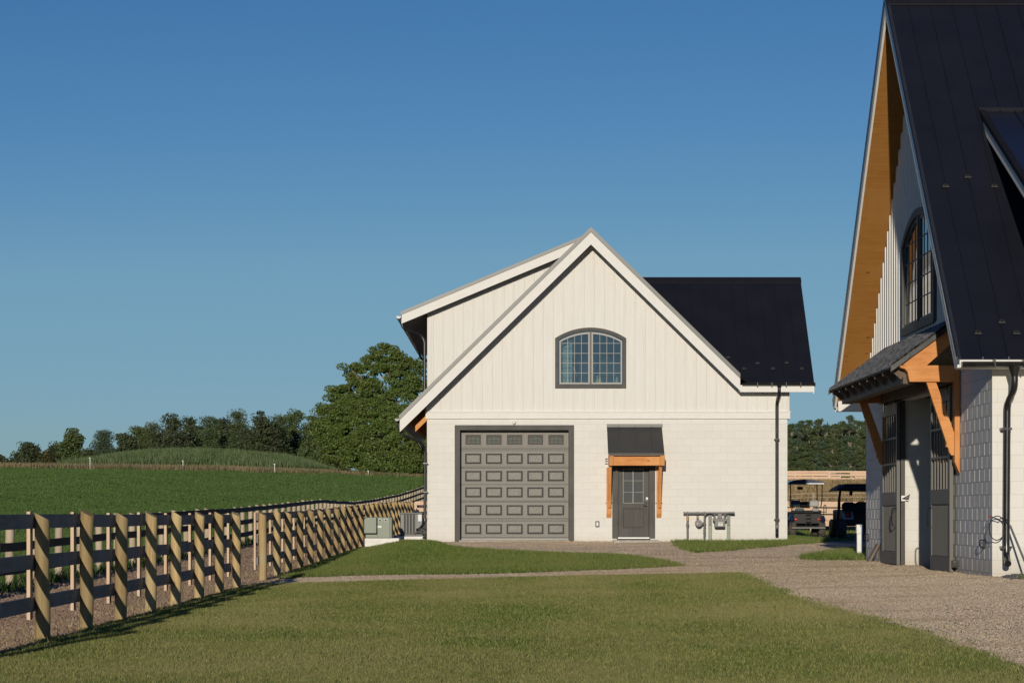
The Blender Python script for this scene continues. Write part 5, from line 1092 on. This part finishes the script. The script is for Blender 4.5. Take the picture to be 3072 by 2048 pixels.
trees = [  # left px, right px, top px, kind
 (-30, 20, 1378, 'a', 'low dark tree top at the left edge of the picture'), (35, 128, 1338, 'a', 'leftmost full tree, low and rounded, on the field horizon'), (122, 160, 1362, 'r', 'small russet bush right of the leftmost rounded tree'), (148, 190, 1340, 'a', 'slim pale tree touching the tall dense tree on the left'), (168, 262, 1303, 'm', 'tall dense green tree left of the reedy mound'),
 (258, 285, 1360, 'a', 'small dark bush just behind the first white fence post'), (276, 352, 1303, 'b', 'blue green open pine at the left end of the mound'), (350, 400, 1316, 'a', 'short dark tree right of the blue green pine'), (392, 446, 1291, 'm', 'first rounded tree of the line above the mound'), (436, 480, 1280, 'p', 'thin ragged pine left of the rounded tree above the mound'),
 (474, 547, 1266, 'a', 'broad rounded dark tree above the left part of the mound'), (540, 604, 1272, 'a', 'rounded tree directly right of the broad dark one above the mound'), (600, 652, 1264, 'p', 'narrow pine above the middle of the mound'), (640, 696, 1268, 'a', 'dull green tree left of the tallest pine of the line'), (680, 748, 1240, 'p', 'tallest pine of the line above the mound'),
 (735, 818, 1250, 'a', 'wide dark tree right of the tallest pine'), (760, 830, 1300, 'm', 'brighter green young tree in front of the wide dark tree'), (812, 866, 1258, 'p', 'dark narrow evergreen between two broad trees above the mound'), (842, 930, 1246, 'm', 'large domed tree near the right end of the line'), (915, 975, 1256, 'm', 'last tree of the line, touching the big leafy tree'), (930, 1010, 1320, 'm', 'low green bush at the foot of the big leafy tree, left side')]
for i, (a, b, tp, kd, lb) in enumerate(trees):
    Y = 372+(i*37 % 23); k = Y/FPX; x = ((a+b)/2-CX)*k; wd = (b-a)/2*k*(1.1 if i < 7 else 1.7); z0 = h1(x, Y)
    h = (HY-tp)*k-z0; R = random.Random(i+11)
    if kd in 'pb':
        L = []
        nl = 9
        for q_ in range(nl):
            t = q_/(nl-1); z = h*(.25+.73*t); ww = wd*(1.15-t)*R.uniform(.75, 1.1)
            for j in range(4 if t < .8 else 2): an = R.uniform(0, 6.28); L.append((math.cos(an)*ww*.6, math.sin(an)*ww*.6, z+R.uniform(-.1, .35), ww*.42, ww*.42, h*.035))
        L.append((0, 0, h*.98, wd*.14, wd*.14, h*.05))
        make_tree(lb, 'pine_tree', x, Y, L, h*.97, .14, 12000, .24, m_n2 if kd == 'b' else m_n1, m_bark, seed=i+5, needles=True, group='trees on the horizon beyond the field', fill=.1)
    else:
        make_tree(lb, 'broadleaf_tree', x, Y, round_lobes(wd, h*1.04, h*.12, R), h*.9, .16, 13000, .19, {'a': m_l2, 'm': m_l3, 'r': m_l4}[kd], m_bark, seed=i+5, group='trees on the horizon beyond the field', fill=.5, pc=80, spread=4.2)
# low brush behind the tree line
n0 = 14000; R_ = RNG; x = R_.uniform(-62, -27, n0); y = R_.uniform(398, 404, n0); hb = np.interp(x, [-62, -55, -47, -27], [1.0, 4.0, 6.5, 7.0])
blades('brush', x, y, H(x, y)+R_.uniform(0, 1, n0)*hb, R_.uniform(.4, 1.0, n0), .5, m_l2, 1.0, 'dark brush filling the gaps behind the horizon trees', 'brush')
n0 = 16000; y = RNG.uniform(350, 356, n0); x = RNG.uniform(36, 60, n0)
blades('brush', x, y, H(x, y)+RNG.uniform(0, 1, n0)**.8*(8.0+.8*np.sin(x*2.1)), RNG.uniform(.4, 1.1, n0), .5, m_n1, 1.0, 'dark pine wood depth behind the row between garage and barn', 'pine wood')
# pine wood on the right, seen between garage and barn
order = ['first', 'second', 'third', 'fourth', 'fifth', 'sixth', 'seventh', 'eighth', 'ninth', 'tenth', 'eleventh', 'twelfth']
px_list = [(2352, 1258, 0), (2374, 1268, 0), (2400, 1266, 0), (2428, 1268, 0), (2455, 1267, 0), (2482, 1270, 0), (2505, 1268, 0), (2526, 1268, 0), (2549, 1254, 0), (2576, 1258, 0), (2600, 1262, 0), (2625, 1260, 0)]
px_front = [(2365, 1325), (2392, 1320), (2418, 1330), (2446, 1315), (2472, 1328), (2498, 1318), (2525, 1326), (2552, 1312), (2580, 1322), (2606, 1318)]
def pine(lb, sx, tp, Y, wf, n, grp, seed):
    k = Y/FPX; x = (sx-CX)*k; z0 = h1(x, Y); h = (HY-tp)*k-z0; R = random.Random(seed); L = []; nl = 13
    for q_ in range(nl):
        t = q_/(nl-1); z = h*(.10+.88*t); ww = wf*(1.12-t)**.8*R.uniform(.75, 1.15)
        for j in range(5 if t < .7 else 2): an = R.uniform(0, 6.28); q2 = R.uniform(.5, .95); L.append((math.cos(an)*ww*q2, math.sin(an)*ww*q2, z+R.uniform(-.3, .4), ww*.34, ww*.34, h*.018))
    L.append((0, 0, h*.985, wf*.10, wf*.10, h*.035))
    make_tree(lb, 'pine_tree', x, Y, L, h*.97, .17, int(n*1.6), .17, m_n1 if seed % 3 else m_n2, m_barkp if seed % 2 else m_bark, seed=seed, needles=True, group=grp, fill=.15, pc=75, spread=2.2, flat=.4)
for i, (sx, tp, _) in enumerate(px_list): pine(order[i]+' pine from the left in the back row between garage and barn', sx, tp-4+(i*7 % 4)*4, 338+(i*5) % 9, 2.3, 12000, 'back row of pines between the buildings', 100+i)
for i, (sx, tp) in enumerate(px_front): pine(order[i]+' pine from the left in the lower front row between garage and barn', sx, tp, 318+(i*7) % 8, 1.9, 9500, 'front row of pines between the buildings', 200+i)

# ================================================================== GOLF CART AND UTILITY VEHICLE (rear views)
def wheel(parent, x, y, r, wd, z):
    mb = MB(); n = 20; pr = [(-wd/2, r*.55), (-wd/2, r*.9), (-wd*.42, r*.97), (-wd*.3, r), (wd*.3, r), (wd*.42, r*.97), (wd/2, r*.9), (wd/2, r*.55)]
    vs = [(x+u, y+q*math.cos(2*math.pi*i/n), z+q*math.sin(2*math.pi*i/n)) for u, q in pr for i in range(n)]; m = len(pr)
    fs = [(k*n+i, k*n+(i+1) % n, ((k+1) % m)*n+(i+1) % n, ((k+1) % m)*n+i) for k in range(m) for i in range(n)]; mb.add(vs, fs)
    for i in range(n): a = 2*math.pi*i/n; s = .25*wd*(1 if i % 2 else -1); mb.ball((x+s, y+r*math.cos(a), z+r*math.sin(a)), .035, 5, 3, (1.4, .8, .8))
    wh = mb.build('wheel', m_tyre, parent, smooth=True); MB().cyl((x-wd*.35, y, z), (x+wd*.35, y, z), r*.56, 14).build('rim', m_steel, wh, smooth=True); return wh
def cart():
    Y = 83.0; cxp = P(2422, 1611, Y).x; z0 = h1(cxp, Y)+.02; g = thing('golf_cart', 'black and navy golf cart with a rear rack seen from behind beside the garage corner', 'golf cart', (cxp, Y, z0))
    X = lambda v: cxp+v; Z = lambda v: z0+v
    for s in (-1, 1):
        wheel(g, X(s*.50), Y+.1, .27, .22, Z(.27)); wheel(g, X(s*.47), Y+1.75, .26, .20, Z(.26))
    mb = MB(); mb.prism([(X(-.46), Z(.43)), (X(.46), Z(.43)), (X(.50), Z(.58)), (X(.48), Z(.80)), (X(-.48), Z(.80)), (X(-.50), Z(.58))], 'y', Y-.05, Y+.9); mb.box(X(-.5), X(.5), Y+.9, Y+1.4, Z(.30), Z(.38)); mb.box(X(-.48), X(.48), Y+1.4, Y+2.1, Z(.35), Z(.85)); mb.build('body', m_bodydk, g, bevel=.03)
    mb = MB(); 
    for s in (-1, 1):
        MB().ball((X(s*.52), Y+.15, Z(.58)), .26, 12, 8, (.45, 1.3, .55)).build('fender', m_navy, g, smooth=True); MB().ball((X(s*.50), Y+1.75, Z(.56)), .26, 12, 8, (.5, 1.2, .55)).build('fender', m_navy, g, smooth=True)
    for s in (-1, 1): c = (X(s*.385), Y-.06, Z(.59)); mb = MB(); mb.ball(c, .062, 12, 8, (1, .35, .7)); mb.build('tail_light', m_taillight, g, smooth=True)
    mb = MB(); pr = [(X(-.66), 0), (X(-.60), .07), (X(-.45), .12), (X(-.1), .155), (X(.25), .13), (X(.58), .06), (X(.62), 0)]
    mb.add([(x, yy, Z(1.80)+z) for yy in (Y+.05, Y+.6, Y+1.9) for x, z in pr], [(j*7+i, j*7+i+1, j*7+8+i, j*7+7+i) for j in range(2) for i in range(6)]+[tuple(range(7))[::-1], tuple(range(14, 21))])
    mb.box(X(-.62), X(.60), Y+.05, Y+1.9, Z(1.785), Z(1.80)); rf = mb.build('canopy_roof', m_navy, g); MB().box(X(-.05), X(.58), Y+.02, Y+.05, Z(1.79), Z(1.825)).build('roof_edge_sunlight', m_whitem, rf)  # white strip paints sunlight along the right half of the roof edge
    mb = MB()
    for a in (-.56, .52): mb.tube([(X(a), Y+.12, Z(1.80)), (X(a*1.0), Y+.15, Z(1.3)), (X(a*.96), Y+.3, Z(1.0))], .017, 8); mb.tube([(X(a*1.05), Y+1.75, Z(1.80)), (X(a*1.1), Y+1.85, Z(1.1)), (X(a), Y+1.9, Z(.85))], .018, 8)
    mb.build('roof_post', m_bodydk, g, smooth=True)
    def seat(x0, x1, ya, za, zb, mm, nm): o = MB().box(X(x0), X(x1), ya, ya+.13, Z(za), Z(zb)).build(nm, mm, g, bevel=.045); return o
    seat(-.50, -.18, Y+.42, 1.02, 1.24, m_seat_shade, 'seat_back'); seat(.12, .45, Y+.42, 1.02, 1.24, m_seat_sun, 'seat_back'); seat(-.20, .14, Y+.43, 1.0, 1.20, m_bodydk, 'seat_back_centre')
    seat(-.42, -.10, Y-.02, .86, .96, m_seat_shade, 'rear_cushion'); seat(.16, .40, Y-.02, .86, .96, m_seat_sun, 'rear_cushion'); MB().box(X(-.5), X(.5), Y+.1, Y+.55, Z(.80), Z(.90)).build('seat_base', m_bodydk, g, bevel=.03)
    mb = MB(); mb.tube(smoothpath([(X(-.56), Y-.15, Z(.34)), (X(-.56), Y-.15, Z(1.08)), (X(-.48), Y+.1, Z(1.08)), (X(-.48), Y+.1, Z(.8))]), .014, 7); mb.tube(smoothpath([(X(.62), Y-.15, Z(.80)), (X(.62), Y-.15, Z(1.08)), (X(.55), Y-.1, Z(1.08)), (X(.55), Y-.1, Z(.30))]), .014, 7)
    for zz in (.84, .36, .30): mb.tube([(X(-.56), Y-.15, Z(zz)), (X(.60), Y-.15, Z(zz))], .014, 7)
    for xx in (-.06, .10): mb.tube([(X(xx), Y-.16, Z(.84)), (X(xx), Y-.17, Z(.34))], .012, 6)
    for zz in (.50, .62, .74): mb.tube([(X(-.06), Y-.165, Z(zz)), (X(.10), Y-.165, Z(zz))], .012, 6)
    mb.build('rear_rack', m_bodydk, g, smooth=True); MB().box(X(-.56), X(.58), Y-.30, Y-.05, Z(.28), Z(.325)).build('footplate', m_steel, g)
    mb = MB(); mb.box(X(-.15), X(.04), Y+1.6, Y+1.63, Z(1.62), Z(1.72)); mb.tube([(X(-.06), Y+1.61, Z(1.72)), (X(-.06), Y+1.61, Z(1.79))], .01, 6); mb.build('mirror', m_bodydk, g, bevel=.015)
    mb = MB(); mb.tube([(X(-.36+.13*math.cos(a)), Y+1.2+.05*math.sin(a), Z(1.13)+.11*math.sin(a)) for a in np.linspace(0, 6.28, 18)], .012, 6); mb.build('steering_wheel', m_bodydk, g, smooth=True)
cart()
def utv():
    Y = 80.5; X0 = P(2508, 1612, Y).x; cxp = X0+.78; z0 = h1(cxp, Y)+.02; g = thing('utility_vehicle', 'black covered utility vehicle with pale blue rear fender, half hidden by the barn corner', 'utility vehicle', (cxp, Y, z0))
    X = lambda v: X0+v; Z = lambda v: z0+v
    for xx in (.20, 1.36): wheel(g, X(xx), Y+.1, .32, .27, Z(.32)); wheel(g, X(xx), Y+2.2, .31, .24, Z(.31))
    MB().box(X(.22), X(1.34), Y-.05, Y+2.5, Z(.40), Z(.95)).build('body', m_bodydk, g, bevel=.05)
    mb = MB(); mb.ring([(X(.23), Z(.62)), (X(.56), Z(.62)), (X(.54), Z(.90)), (X(.16), Z(.90))], [(X(.30), Z(.68)), (X(.50), Z(.68)), (X(.49), Z(.86)), (X(.27), Z(.86))], 'y', Y-.12, Y-.02); mb.build('rear_fender', m_bluew, g, bevel=.01)
    MB().box(X(.32), X(.49), Y-.08, Y-.05, Z(.70), Z(.84)).build('tail_light', m_taillight, g)
    mb = MB(); mb.prism([(X(-.02), Z(1.55)), (X(.10), Z(1.66)), (X(.35), Z(1.80)), (X(1.2), Z(1.80)), (X(1.5), Z(1.6)), (X(1.45), Z(1.55)), (X(.2), Z(1.58))], 'y', Y+.0, Y+2.0); rf = mb.build('soft_top', m_rubber, g, bevel=.02)
    MB().hexa([(X(.44), Y-.03, Z(1.72)), (X(.58), Y-.03, Z(1.72)), (X(.58), Y+.02, Z(1.72)), (X(.44), Y+.02, Z(1.72))], [(X(.44), Y-.03, Z(1.42)), (X(.53), Y-.03, Z(1.40)), (X(.53), Y+.02, Z(1.40)), (X(.44), Y+.02, Z(1.42))]).build('hanging_strap', m_rubber, rf)
    for pts_, r_ in (([(X(.16), Y+.1, Z(1.60)), (X(.10), Y+.05, Z(1.2)), (X(.08), Y, Z(.8)), (X(.05), Y+.05, Z(.4))], .04), ([(X(1.4), Y+.1, Z(1.60)), (X(1.45), Y, Z(.8))], .04), ([(X(.36), Y+1.6, Z(1.6)), (X(.36), Y+1.7, Z(.9))], .015)): MB().tube(pts_, r_, 8).build('roof_post', m_bodydk, g, smooth=True)
    mb = MB(); mb.prism([(X(.30), Z(.9)), (X(.28), Z(1.12)), (X(.38), Z(1.20)), (X(.62), Z(1.20)), (X(.72), Z(1.16)), (X(.84), Z(1.21)), (X(1.2), Z(1.21)), (X(1.3), Z(.9))], 'y', Y+.6, Y+.75); mb.build('seat_back', m_bodydk, g, bevel=.02)
    MB().box(X(.18), X(1.38), Y-.2, Y+.6, Z(.88), Z(.93)).build('cargo_bed', m_bodydk, g)
utv()
